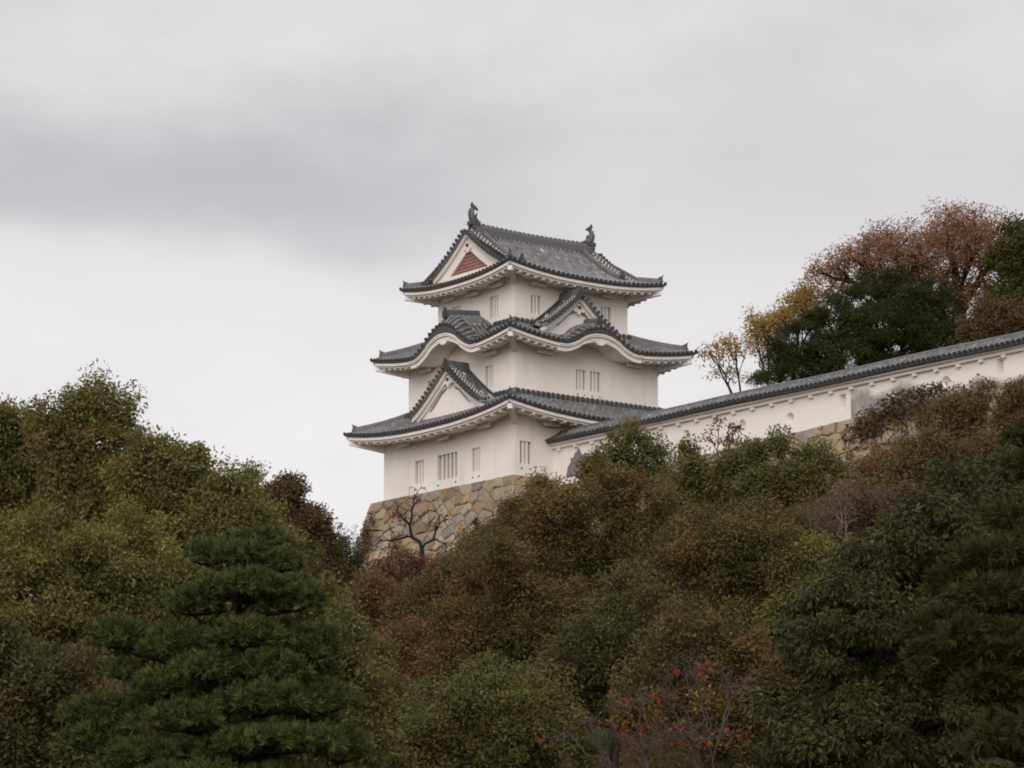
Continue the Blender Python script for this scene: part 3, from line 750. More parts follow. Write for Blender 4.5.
def masonry(mb, P, w, h, sx, sy, seed, tints):
    """P(s, depth_below_top, out) -> point; stones stand a little proud of a dark backing"""
    rg = np.random.default_rng(seed)
    ns, nh = 12, 5
    ids = [mb.pts([P(w * i / ns, h * j / nh, -.03) for i in range(ns + 1)]) for j in range(nh + 1)]
    for j in range(nh):
        for i in range(ns): mb.face((ids[j][i], ids[j][i+1], ids[j+1][i+1], ids[j+1][i]), 0.0)
    for c in voronoi(w, h, sx, sy, rg):
        if len(c) < 3: continue
        ctr = c.mean(0); d = c - ctr; area = .5 * abs(np.dot(c[:, 0], np.roll(c[:, 1], 1)) - np.dot(c[:, 1], np.roll(c[:, 0], 1)))
        if area < .015: continue
        t = float(rg.choice(tints) + rg.uniform(-.05, .05)); gap = min(.10, .019 / math.sqrt(area))
        rings = []; tilt = rg.normal(0, .05, 2); bulge = rg.uniform(.06, .18)
        for k, o in ((1 - gap, -.04), (1 - gap * 1.3, bulge * .55), (.80 - gap, bulge)):
            rings.append([P(ctr[0] + a * k, ctr[1] + b * k, o + (tilt[0] * a + tilt[1] * b) * (o > 0)) for a, b in d])
        q = [mb.pts(r) for r in rings]; n = len(c)
        for r0, r1 in zip(q, q[1:]):
            for i in range(n): mb.face((r0[i], r0[(i+1) % n], r1[(i+1) % n], r1[i]), t)
        cc = mb.pts([P(ctr[0], ctr[1], bulge * 1.12)])[0]
        for i in range(n): mb.face((q[-1][i], q[-1][(i+1) % n], cc), t)
WARM = [.12, .2, .3, .36, .42, .55, .62, .62, .74, .8, .88, .98]
COOL = [.5, .55, .62, .74, .8, .88, .36, .95, .74]
off = lambda h: .30 * h - .011 * h * h
LO, RO = 5.46, 5.62                                        # foot of the walls: half sizes of the stone top
mb = MB(); HS = 5.6
masonry(mb, lambda s, h, o: np.array((-LO - off(h) - o, 5.75 + off(h) - s / 11.37 * (11.37 + 2 * off(h)), -.02 - h)), 11.37, HS, .72, .52, 3, WARM)
masonry(mb, lambda s, h, o: np.array((-LO - off(h) + s / 3.2 * (3.2 + off(h)), -RO - off(h) - o, -.02 - h)), 3.2, HS, .95, .62, 5, WARM)
masonry(mb, lambda s, h, o: np.array((5.4 - s / 10.86 * (10.86 + off(h)), 5.75 + off(h) + o, -.02 - h)), 10.86, HS, .9, .62, 8, COOL)
h = 0.0; q = 0
while h < 4.6:                                             # long and short corner stones
    dh = rnd.uniform(.50, .66); la, lb = ((1.35, .70) if q % 2 else (.72, 1.5)); la *= rnd.uniform(.85, 1.15); lb *= rnd.uniform(.85, 1.15); ring = []
    for hh in (h + .015, h + dh - .015):
        o = off(hh); j_ = [rnd.uniform(-.03, .03) for _ in range(6)]; e_ = .11
        x, y = -LO - o - e_, -RO - o - e_
        ring.append([(x + .06, y + j_[0] + .01, -.02 - hh), (x + lb, y + j_[1] + .03, -.02 - hh), (x + lb, y + .4, -.02 - hh), (x + .4, y + la, -.02 - hh), (x + j_[2] + .03, y + la, -.02 - hh), (x + j_[3] + .01, y + .06, -.02 - hh)])
    mid = [[tuple((a * .5 + b * .5) + (rnd.uniform(-.05, .0) if i < 2 else 0) for i, (a, b) in enumerate(zip(p_, r_))) for p_, r_ in zip(*ring)]]
    mb.loft([ring[0], mid[0], ring[1]], rnd.choice((.3, .42, .55, .62, .95)), 0, True); h += dh; q += 1
mb.poly([(-LO + .02, -RO + .02, -.03), (5.4, -RO + .02, -.03), (5.4, 5.73, -.03), (-LO + .02, 5.73, -.03)], .5)
base = mb.build('stone_base', STONE); base.location = (TX, TY, TB); base.rotation_euler = (0, 0, TH)
tag(base, 'battered base of tan and grey fitted stones under the white turret', 'stone base')
WX = -2.85                                                 # face of the long wall
Y1, Y0_ = -5.30, -52.0
def wtop(y): return -.30 + .50 * min(1, max(0, (-y - 14) / 14))      # the stone top climbs a little to the right
mb = MB()
masonry(mb, lambda s, h, o: np.array((WX - .10 - off(h) - o, -5.65 - s, wtop(-5.65 - s) - h)), 46.0, 4.6, .80, .50, 21, COOL + WARM[3:8])
ret = mb.build('retaining_wall', STONE); ret.location = (TX, TY, TB); ret.rotation_euler = (0, 0, TH)
tag(ret, 'rough grey retaining wall of boulders beneath the long plaster wall', 'stone wall')

# ------------------------------------------------------------------ the long plaster wall
dobei = empty('plaster_wall', (TX, TY, TB), TH)
tag(dobei, 'long white plaster wall with a tiled coping running right from the turret', 'castle wall')
def onx(px, py, x0=WX):                                    # along-wall position seen at a pixel
    a, b = (px - 512) / FPX, -(py - 384) / FPX; d = (a, _c - b * _s, _s + b * _c)
    dl = to_local(d[0] + 0, d[1] + 0); o = to_local(0, 0); dx, dy = dl[0] - o[0], dl[1] - o[1]
    t = (x0 - o[0]) / dx; return o[1] + t * dy, t * d[2] + EYE - TB
holes, circ = [], []
for px, py, w_, h_ in ((686, 437, .34, .62), (842.5, 402, .40, .66), (1000, 366.5, .38, .66)):
    y, z = onx(px, py); holes.append((y - w_ / 2, y + w_ / 2, z - h_ / 2, z + h_ / 2))
for px, py in ((742, 425), (790, 418), (893, 394.5), (946, 382)):
    y, z = onx(px, py); circ.append((y, z, .24)); holes.append((y - .3, y + .3, z - .3, z + .3))
mb = MB(); TOPZ = 1.72
face_with_holes(mb, lambda u, z: np.array((WX, u, z)), Y0_, Y1, -.75, TOPZ, holes)
mb.poly([(WX + .6, Y0_, -.75), (WX + .6, Y1, -.75), (WX + .6, Y1, TOPZ), (WX + .6, Y0_, TOPZ)])
mb.poly([(WX, Y0_, -.75), (WX + .6, Y0_, -.75), (WX + .6, Y0_, TOPZ), (WX, Y0_, TOPZ)])
for y, z, r in circ:                                       # square blocks pierced by the round loopholes
    cp = [(y + r * math.cos(w), z + r * math.sin(w)) for w in np.linspace(0, 2 * math.pi, 24, endpoint=False)]
    sq = []
    for a, b in cp:
        m = max(abs(a - y), abs(b - z)); sq.append((y + (a - y) * .3 / m, z + (b - z) * .3 / m))
    i0 = mb.pts([(WX, a, b) for a, b in sq]); i1 = mb.pts([(WX, a, b) for a, b in cp])
    for i in range(24): q = (i + 1) % 24; mb.face((i0[i], i0[q], i1[q], i1[i]))
    for a, b in zip((0, 6, 12, 18), (6, 12, 18, 24)): pass
mb.build('wall_body', PLASTER_OLD, dobei)
for h_ in holes[:3]:
    w_ = MB(); a, b, c, d = h_; x1 = WX + .30
    for Q in ([(WX, a, c), (x1, a + .08, c + .06), (x1, a + .08, d - .06), (WX, a, d)], [(WX, b, c), (WX, b, d), (x1, b - .08, d - .06), (x1, b - .08, c + .06)],
              [(WX, a, c), (WX, b, c), (x1, b - .08, c + .06), (x1, a + .08, c + .06)], [(WX, a, d), (x1, a + .08, d - .06), (x1, b - .08, d - .06), (WX, b, d)],
              [(x1, a + .08, c + .06), (x1, b - .08, c + .06), (x1, b - .08, d - .06), (x1, a + .08, d - .06)]): w_.poly(Q)
    w_.build('square_loophole', PLASTER, dobei)
for y, z, r in circ:
    w_ = MB(); n = 24; W3 = np.linspace(0, 2 * math.pi, n, endpoint=False)
    i0 = w_.pts([(WX, y + r * math.cos(w), z + r * math.sin(w)) for w in W3]); i1 = w_.pts([(WX + .30, y + r * .6 * math.cos(w), z + r * .6 * math.sin(w)) for w in W3])
    for i in range(n): w_.face((i0[i], i0[(i+1) % n], i1[(i+1) % n], i1[i]))
    w_.face(i1); w_.build('round_loophole', PLASTER, dobei)
mb = MB()                                                  # cornice with little bracket blocks
mb.box(WX - .16, WX - .003, Y0_, Y1, 1.46, 1.60); mb.box(WX - .30, WX + .9, Y0_, Y1, 1.602, 1.715)
y = Y1 - .5
while y > Y0_: mb.box(WX - .15, WX - .003, y - .10, y + .10, 1.33, 1.462); y -= 1.22
mb.build('cornice', PLASTER, dobei)
mb = MB(); RW = .78; XR = WX + .30
ys = np.arange(Y1 - .12, Y0_, -.285)
for sg in (-1, 1):
    ids = []
    for yy in ys:
        yw = .02 * math.sin(yy * 1.7)
        pth = [np.array((XR + sg * RW * (1 - t), yy, 1.77 + .42 * t + .02 * math.sin(yy * .6))) for t in np.linspace(0, 1, 5)]
        ids.append(mb.pts(pth)); half_tube(mb, [q + (0, 0, .01) for q in pth], np.array((0, 1.0, 0)), .092, [min(1, max(0, rnd.gauss(.40, .15))) for _ in pth])
    for a, b in zip(ids, ids[1:]):
        for i in range(4): mb.face((a[i], a[i+1], b[i+1], b[i]), rnd.uniform(.05, .2))
        la = mb.pts([np.array(mb.v[a[0]]) - (0, 0, .09), np.array(mb.v[b[0]]) - (0, 0, .09)]); mb.face((la[0], la[1], b[0], a[0]), .15)
co = mb.build('coping_roof', TILE, dobei)
rd = MB(); rd.ridge([np.array((XR, yy, 2.15 + .02 * math.sin(yy * .6))) for yy in np.arange(Y1 - .1, Y0_, -.4)], .24, .20); rd.build('coping_ridge', TILE, co)
# plaster fallen away near the turret
pt = MB(); y0, z0 = onx(568, 462)
sh = [(566, 478), (568, 467), (571, 462), (570.5, 459), (574, 457), (575, 453), (577, 451), (578, 447.5), (580, 449.5), (582, 455), (586, 452), (591, 458), (595, 455), (600, 462), (603, 471)]
q = [onx(a, b) for a, b in sh]
pt.loft([[(WX - .012, a, b) for a, b in q], [(WX + .02, a, b) for a, b in q]]); pt.build('bare_patch', GREY_PLASTER, dobei)
#TREES
# ------------------------------------------------------------------ vegetation
def unit(n, g):
    v = g.normal(size=(n, 3)); return v / np.linalg.norm(v, axis=1)[:, None]
def leaf_quads(P, D, size, g, aspect=.45, fold=0.0):
    """one rhombic leaf per point P, its tip along D"""
    n = len(P); D = D / (np.linalg.norm(D, axis=1)[:, None] + 1e-9)
    S = np.cross(D, unit(n, g)); S /= (np.linalg.norm(S, axis=1)[:, None] + 1e-9)
    L_ = (size * g.uniform(.65, 1.35, n))[:, None]; W_ = L_ * aspect
    return np.stack([P, P + D * L_ * .5 + S * W_ * .5, P + D * L_, P + D * L_ * .5 - S * W_ * .5], 1)
def skeleton(mb, root, r0, tips, g, bend=.12, up=.25, twig=.012, trunk_to=None, sides=6, maxdepth=14, pw=.5):
    """limbs that split again and again until each reaches its own tip"""
    nodes = 0
    def seg(a, b, ra, rb, da):
        L_ = np.linalg.norm(b - a)
        if L_ < 1e-3: return
        n = 4 if L_ > .8 else 3
        m1 = a + da * L_ * .35 + g.normal(size=3) * L_ * bend * .5
        ts = np.linspace(0, 1, n); P = [(1 - t) ** 2 * a + 2 * t * (1 - t) * (m1) + t * t * b for t in ts]
        mb.tube(P, [ra + (rb - ra) * t for t in ts], sides if ra > .07 else (5 if ra > .035 else 3), .5, 0, False)
    def rec(p, T_, d, depth):
        k = len(T_); r = twig * k ** pw
        if k == 1 or depth > maxdepth:
            for t in T_: seg(p, t, twig * 1.1, twig * .5, d)
            return
        c0 = T_[g.integers(k)]; c1 = T_[np.argmax(((T_ - c0) ** 2).sum(1))]
        for _ in range(4):
            m = ((T_ - c0) ** 2).sum(1) < ((T_ - c1) ** 2).sum(1)
            if m.all() or not m.any(): m = np.arange(k) % 2 == 0
            c0, c1 = T_[m].mean(0), T_[~m].mean(0)
        for grp in (T_[m], T_[~m]):
            c = grp.mean(0); kk = len(grp)
            f = .72 if kk == 1 else (.30 + .22 * g.random()) if depth < 3 else .42 + .2 * g.random()
            q = p + (c - p) * f; q[2] += up * np.linalg.norm(c - p) * .10 if depth > 1 else 0
            rb = max(twig, twig * kk ** pw)
            if kk == 1: seg(p, grp[0], min(r, rb * 1.2), twig * .5, d)
            else:
                seg(p, q, min(r, rb * 1.25), rb, d); nd = (q - p) / (np.linalg.norm(q - p) + 1e-9); rec(q, grp, nd, depth + 1)
    root = np.asarray(root, float); c = tips.mean(0); zmin = tips[:, 2].min()
    top = root + (c - root) * .18; top[2] = root[2] + max(.15 * (c[2] - root[2]), (zmin - root[2]) * .55) if trunk_to is None else trunk_to
    rt = twig * len(tips) ** pw
    r0 = r0 or rt * 1.25
    P = [root - (0, 0, .4), root, root + (top - root) * .5 + g.normal(size=3) * (.12, .12, 0), top]
    mb.tube(P, [r0 * 1.45, r0 * 1.2, r0 * 1.02, r0], 8, .5, 0, False)
    d = (top - P[2]); d /= np.linalg.norm(d)
    rec(top, tips, d, 0)
def spread(lobes, n, g, inner=.60, low=-.55):
    """tips through the outer part of a set of ellipsoids"""
    vol = np.array([l[1] ** 2 for l in lobes]); out = []
    for (c, r, sq), m in zip(lobes, np.maximum(3, (n * vol / vol.sum()).astype(int))):
        u = unit(m * 3, g); u = u[u[:, 2] > low][:m]
        rad = r * g.uniform(inner, 1.0, len(u)); ph = g.uniform(0, 6.28, 4)
        rad = rad * (1 + .13 * np.sin(4 * u[:, 0] + 3 * u[:, 2] + ph[0]) + .10 * np.sin(7 * u[:, 1] + 6 * u[:, 2] + ph[1]))
        rad = np.where((u[:, 2] > 0) & (g.random(len(u)) < .10), rad * g.uniform(1.08, 1.32, len(u)), rad)
        out.append(c + u * rad[:, None] * np.array((1, 1, sq)))
    P = np.concatenate(out); keep = np.ones(len(P), bool)
    for c, r, sq in lobes:
        e = ((P - c) / np.array((r, r, r * sq))); keep &= (e ** 2).sum(1) > (inner * .72) ** 2
    return P[keep]
def foliage(tips, g, per, cr, size, flat=.65, droop=.2, aspect=.45, outward=.5, centre=None):
    n = len(tips) * per; idx = np.repeat(np.arange(len(tips)), per)
    sc = (g.uniform(.45, 1.0, len(tips)) ** 1.3 * 1.75)[idx][:, None]
    u = unit(n, g) * (g.random((n, 1)) ** .42) * cr * sc * np.array((1, 1, flat))
    P = tips[idx] + u
    D = unit(n, g) + u / cr * outward * 1.6; D[:, 2] -= droop
    return leaf_quads(P, D, size, g, aspect), np.clip(g.normal(.46, .145, n) + np.repeat(g.normal(0, .11, len(tips)), per), 0, 1)
SEED = [100]; DENS, FINE = 1.45, .82
def tree(name, label, cat, group, Y, lobes, leaf='olive', base_px=None, tips=150, per=110, cr=.55, size=.17, flat=.90, droop=.15, aspect=.45,
         inner=.55, low=-.6, sq=1.02, bark_=None, twig=.0095, bend=.16, up=.25, XY=None, outward=.5, base_z=None, trunk='trunk', crown='crown', bare=0.0):
    SEED[0] += 1; g = np.random.default_rng(SEED[0])
    Lb = []
    for l in lobes:
        dy = l[3] if len(l) > 3 else g.uniform(-.5, .5) * l[2] * Y / FPX
        Lb.append((at(l[0], l[1], Y + dy), l[2] * (Y + dy) / FPX, l[4] if len(l) > 4 else sq))
    cx = sum(c[0] * r * r for c, r, q in Lb) / sum(r * r for c, r, q in Lb)
    X = cx if base_px is None else at(base_px, 500, Y)[0]
    yb = Y
    if XY: X, yb = XY
    z = float(terrain(X, yb)) if base_z is None else base_z
    root = np.array((X, yb, z))
    t_ = empty(name, root); tag(t_, label, cat, group)
    tp = spread(Lb, tips, g, inner, low) - root
    tp = tp[tp[:, 2] > .25]
    mb = MB(); skeleton(mb, (0, 0, 0), None, tp, g, bend, up, twig)
    mb.build(trunk, bark_ or BARK, t_, True)
    lt = tp if bare <= 0 else tp[g.random(len(tp)) > bare]
    if per and len(lt):
        V, tt = foliage(lt, g, int(per * DENS), cr * .86, size * FINE, flat, droop, aspect, outward)
        V = V[(V[:, :, 2].min(1) > .02)]; tt = tt[:len(V)]
        quads(crown, V, tt, LEAF[leaf], t_)
    return t_

# --- the wooded left side
GL = 'broadleaved trees massed on the left'
tree('broadleaf_tree', 'tallest olive tree of the left wood, its airy top poking highest into the sky', 'tree', GL, 93, [(86, 404, 26, 0), (60, 432, 34), (116, 430, 30), (75, 470, 45), (122, 482, 42), (70, 525, 45), (130, 400, 8, 0), (98, 384, 9, 0)], 'olive', 90, 330, 95, .48, .17, inner=.35, sq=.9)
tree('broadleaf_tree', 'olive and rust tree filling the far left edge of the photo above the pine', 'tree', GL, 96, [(8, 428, 32), (-22, 450, 40), (24, 462, 42), (-10, 500, 50), (45, 440, 25), (30, 520, 45)], 'olive', 5, 300, 95, .5, .18, inner=.4)
tree('broadleaf_tree', 'round olive tree on the skyline just right of the tallest left tree', 'tree', GL, 90, [(160, 462, 32), (188, 478, 32), (150, 505, 44), (196, 520, 42), (165, 545, 40)], 'olive', 170, 300, 95, .5, .17, inner=.4)
tree('broadleaf_tree', 'olive green tree sloping down to the skyline gap left of the turret', 'tree', GL, 86, [(230, 494, 24), (216, 530, 32), (250, 528, 28), (262, 560, 28), (225, 570, 30)], 'olive', 235, 240, 95, .45, .16, inner=.4)
tree('broadleaf_tree', 'olive green tree in front of the left wood, level with the top of the pine', 'tree', GL, 78, [(30, 565, 48), (82, 568, 46), (18, 620, 50), (66, 618, 44)], 'olive', 45, 280, 105, .42, .15, inner=.45)
tree('broadleaf_tree', 'olive brown tree directly behind the left flank of the pine', 'tree', GL, 80, [(132, 552, 44), (110, 608, 50), (165, 590, 42), (150, 640, 45), (195, 620, 40)], 'olive', 140, 290, 105, .42, .15, inner=.45)
tree('broadleaf_tree', 'dark olive tree in the bottom left corner below the others', 'tree', GL, 66, [(12, 690, 52), (62, 690, 46), (5, 750, 60), (70, 760, 55), (-20, 640, 40)], 'oak_green', 30, 260, 120, .40, .14, inner=.5)
tree('broadleaf_tree', 'light green leafy tree behind the right side of the pine', 'tree', GL, 72, [(288, 560, 26), (306, 600, 34), (336, 640, 34), (352, 690, 38), (310, 670, 40), (345, 740, 45)], 'green', 320, 260, 90, .36, .14, inner=.45)
tree('bushy_tree', 'dark brown leaved tree on the skyline between the left wood and the turret', 'tree', None, 118, [(288, 494, 20), (272, 502, 20), (306, 528, 24), (290, 540, 28), (322, 552, 18), (310, 575, 24)], 'brown', 295, 230, 110, .48, .18, inner=.4, low=-.8)
tree('bushy_tree', 'thin twiggy tree with sparse leaves rising beside the dark brown tree', 'tree', None, 112, [(250, 480, 18), (244, 500, 18), (262, 515, 22)], 'olive', 252, 90, 34, .38, .16, inner=.3)
tree('conifer', 'small feathery conifer against the sky at the foot of the stone base', 'conifer', None, 130, [(342, 556, 13), (333, 575, 18), (348, 545, 7), (352, 566, 9), (325, 590, 20)], 'conifer', 338, 120, 80, .38, .2, flat=1.2, aspect=.2, droop=-.3, low=-.9)

# --- the thicket below the turret and the wall
tree('broadleaf_tree', 'dim tree deep inside the left wood, showing only between the crowns before it', 'tree', GL, 112, [(60, 500, 46), (125, 520, 42), (15, 540, 50), (180, 545, 40), (90, 560, 50), (225, 570, 30)], 'oak', 90, 300, 90, .6, .2, inner=.5)
GC = 'broadleaved trees on the slope below the castle'
tree('broadleaf_tree', 'sparse green topped tree whose tip overlaps the foot of the long plaster wall', 'tree', GC, 116, [(632, 438, 17, 0), (655, 446, 16), (612, 452, 17), (594, 466, 13), (584, 480, 12), (660, 468, 18), (630, 474, 28), (600, 480, 24)], 'green', 632, 170, 60, .42, .17, inner=.4)
tree('broadleaf_tree', 'big dark oak like tree right below the near corner of the stone base', 'tree', GC, 108, [(612, 492, 34), (560, 514, 38), (600, 535, 48), (644, 516, 38), (530, 545, 34), (570, 575, 48), (640, 565, 45)], 'oak', 590, 400, 110, .5, .15, inner=.45, low=-.7)
tree('broadleaf_tree', 'dark tree with a bare brown underside, left end of the central thicket', 'tree', GC, 98, [(490, 585, 38), (520, 618, 46), (462, 630, 34), (560, 620, 44), (450, 668, 30), (505, 565, 30), (500, 650, 40)], 'oak', 510, 340, 105, .45, .14, inner=.45)
tree('broadleaf_tree', 'olive tree below the wall between the sparse green tree and the red sapling', 'tree', GC, 113, [(690, 458, 16), (700, 480, 26), (676, 500, 32), (716, 510, 34), (690, 540, 40)], 'olive', 695, 250, 100, .45, .16, inner=.42)
tree('broadleaf_tree', 'bright green leafy tree touching the wall below the round loopholes', 'tree', GC, 113, [(752, 458, 18), (776, 446, 14), (735, 468, 18), (760, 492, 32), (792, 482, 26), (765, 525, 34)], 'green', 765, 260, 95, .45, .16, inner=.42)
tree('broadleaf_tree', 'yellow green tree at the foot of the exposed boulders, right end of the thicket', 'tree', GC, 113, [(812, 462, 20), (838, 474, 20), (806, 500, 32), (842, 505, 26), (825, 545, 38)], 'green', 822, 230, 90, .45, .16, inner=.42)
tree('broadleaf_tree', 'olive brown tree in the middle of the slope above the bare red leaved cherry', 'tree', GC, 97, [(700, 560, 42), (744, 572, 40), (722, 610, 44), (775, 560, 38), (780, 620, 40), (740, 540, 30)], 'oak', 735, 340, 105, .45, .15, inner=.45)
tree('broadleaf_tree', 'dull green tree left of the cherry, low in the centre of the thicket', 'tree', GC, 86, [(634, 612, 44), (600, 655, 46), (655, 660, 40), (560, 690, 40), (620, 710, 50)], 'oak_green', 610, 320, 105, .42, .14, inner=.45)
tree('broadleaf_tree', 'dusky green tree along the bottom edge under the dark left end of the thicket', 'tree', GC, 80, [(480, 700, 44), (530, 712, 46), (440, 730, 44), (500, 755, 50), (560, 750, 45), (410, 750, 38)], 'green', 490, 320, 105, .40, .13, inner=.45)
tree('broadleaf_tree', 'small green tree between the pine and the russet bushes', 'tree', GC, 88, [(372, 660, 20), (352, 640, 18), (390, 700, 28), (362, 710, 30), (400, 745, 30)], 'green', 375, 190, 80, .36, .13, inner=.45)
tree('broadleaf_tree', 'dark tree wedged between the pine top and the middle of the left wood', 'tree', GL, 88, [(245, 590, 40), (215, 630, 44), (280, 620, 40), (240, 680, 50), (290, 690, 45), (185, 690, 45), (160, 735, 45), (215, 750, 50), (275, 750, 45), (330, 740, 36)], 'oak_green', 240, 280, 100, .45, .15, inner=.45)
tree('broadleaf_tree', 'shadowy tree low on the slope right behind the cherry branches', 'tree', GC, 76, [(690, 640, 42), (735, 660, 44), (650, 700, 44), (700, 720, 50), (765, 690, 40), (750, 740, 50)], 'oak', 705, 320, 100, .40, .13, inner=.45)
tree('broadleaf_tree', 'olive tree on the slope left of the big evergreen, under the purplish bush', 'tree', GC, 96, [(800, 575, 32), (820, 560, 28), (790, 615, 36), (830, 600, 40), (845, 570, 30)], 'olive', 812, 240, 100, .43, .15, inner=.45)
tree('broadleaf_tree', 'rusty green tree in the middle of the thicket, just below the olive one', 'tree', GC, 105, [(690, 540, 34), (670, 575, 36), (725, 530, 30), (650, 600, 34), (790, 540, 30), (755, 525, 26)], 'oak', 700, 280, 100, .45, .15, inner=.42)
GR = 'russet bushes below the stone base'
tree('bush', 'russet bush at the foot of the stone base, behind the small green tree', 'bush', GR, 117, [(372, 596, 20), (352, 612, 18), (394, 606, 20), (376, 630, 24)], 'russet', 372, 150, 90, .42, .15, low=-.9)
tree('bush', 'russet and green bush under the persimmon trunk', 'bush', GR, 113, [(425, 592, 20), (448, 578, 20), (410, 620, 26), (440, 615, 28), (470, 560, 18)], 'scrub', 430, 170, 90, .42, .15, low=-.9)
tree('bush', 'orange brown bush with bare stems, lowest of the russet ones', 'bush', GR, 100, [(400, 660, 26), (425, 690, 26), (385, 700, 24), (410, 640, 20)], 'russet', 402, 150, 70, .42, .14, low=-.9)
tree('bush', 'tan bush hugging the left face of the thicket beside the stone base', 'bush', GR, 119, [(498, 530, 16), (480, 548, 18), (515, 512, 15), (460, 568, 16), (500, 560, 22), (540, 492, 14)], 'scrub', 495, 170, 90, .42, .15, low=-.9)
tree('bush', 'small yellow leaved bush clinging to the stones left of the thicket', 'bush', None, 121, [(500, 540, 7), (508, 520, 6), (514, 505, 6)], 'yellow', 505, 40, 70, .28, .13, low=-.9)
# --- the slope right of the thicket
GS = 'scrubby bushes on the slope under the long wall'
tree('bush', 'russet bush on the right slope, half covering the boulders under the wall', 'bush', GS, 112, [(880, 470, 20), (900, 452, 18), (870, 495, 22), (905, 480, 26)], 'russet', 886, 150, 90, .42, .15, low=-.9)
tree('bush', 'green and tan bush high on the right slope under the tall square loophole', 'bush', GS, 112, [(960, 408, 18), (985, 398, 16), (940, 424, 20), (975, 430, 26), (1005, 412, 22)], 'scrub', 970, 180, 95, .42, .15, low=-.9)
tree('bush', 'tan and olive bush in the middle of the right slope, just above the big evergreen', 'bush', GS, 106, [(925, 448, 22), (950, 462, 26), (905, 470, 18), (985, 455, 26), (940, 488, 24), (900, 500, 22)], 'scrub', 945, 180, 95, .42, .15, low=-.9)
tree('bush', 'brownish bush at the right edge, topmost on the slope against the wall', 'bush', GS, 110, [(1020, 398, 20), (1040, 410, 26), (1015, 430, 24), (1035, 445, 30)], 'scrub', 1022, 160, 95, .42, .15, low=-.9)
tree('bush', 'purplish brown twiggy bush between the thicket and the big evergreen', 'bush', GS, 104, [(858, 505, 24), (885, 512, 24), (840, 535, 26), (870, 545, 28), (905, 500, 20)], 'mauve', 868, 160, 50, .40, .14, low=-.9)

# --- near trees on the right
tree('evergreen_tree', 'big dark evergreen with drooping glossy leaves filling the lower right', 'tree', None, 66,
     [(958, 504, 36, 0), (1006, 510, 40, .5), (912, 543, 34), (945, 545, 58, -1), (868, 584, 42), (822, 628, 50), (880, 640, 70, -1.2), (960, 640, 66, -.8), (808, 700, 46), (850, 740, 70, -1), (930, 740, 70, -.8), (1020, 580, 60), (790, 770, 40), (905, 590, 60, .8), (860, 690, 60, .8), (960, 700, 60, .8), (900, 640, 60, 1.2), (985, 540, 50, .5)],
     'dark', 900, 660, 170, .37, .17, flat=.8, droop=.9, aspect=.34, inner=.62, low=-.5, outward=.75)
tree('evergreen_tree', 'narrow mid green evergreen peeping over the big dark one at the right edge', 'tree', None, 80, [(992, 484, 18), (1014, 470, 20), (1040, 476, 30), (1005, 505, 28)], 'conifer', 1010, 140, 90, .42, .18, low=-.9)

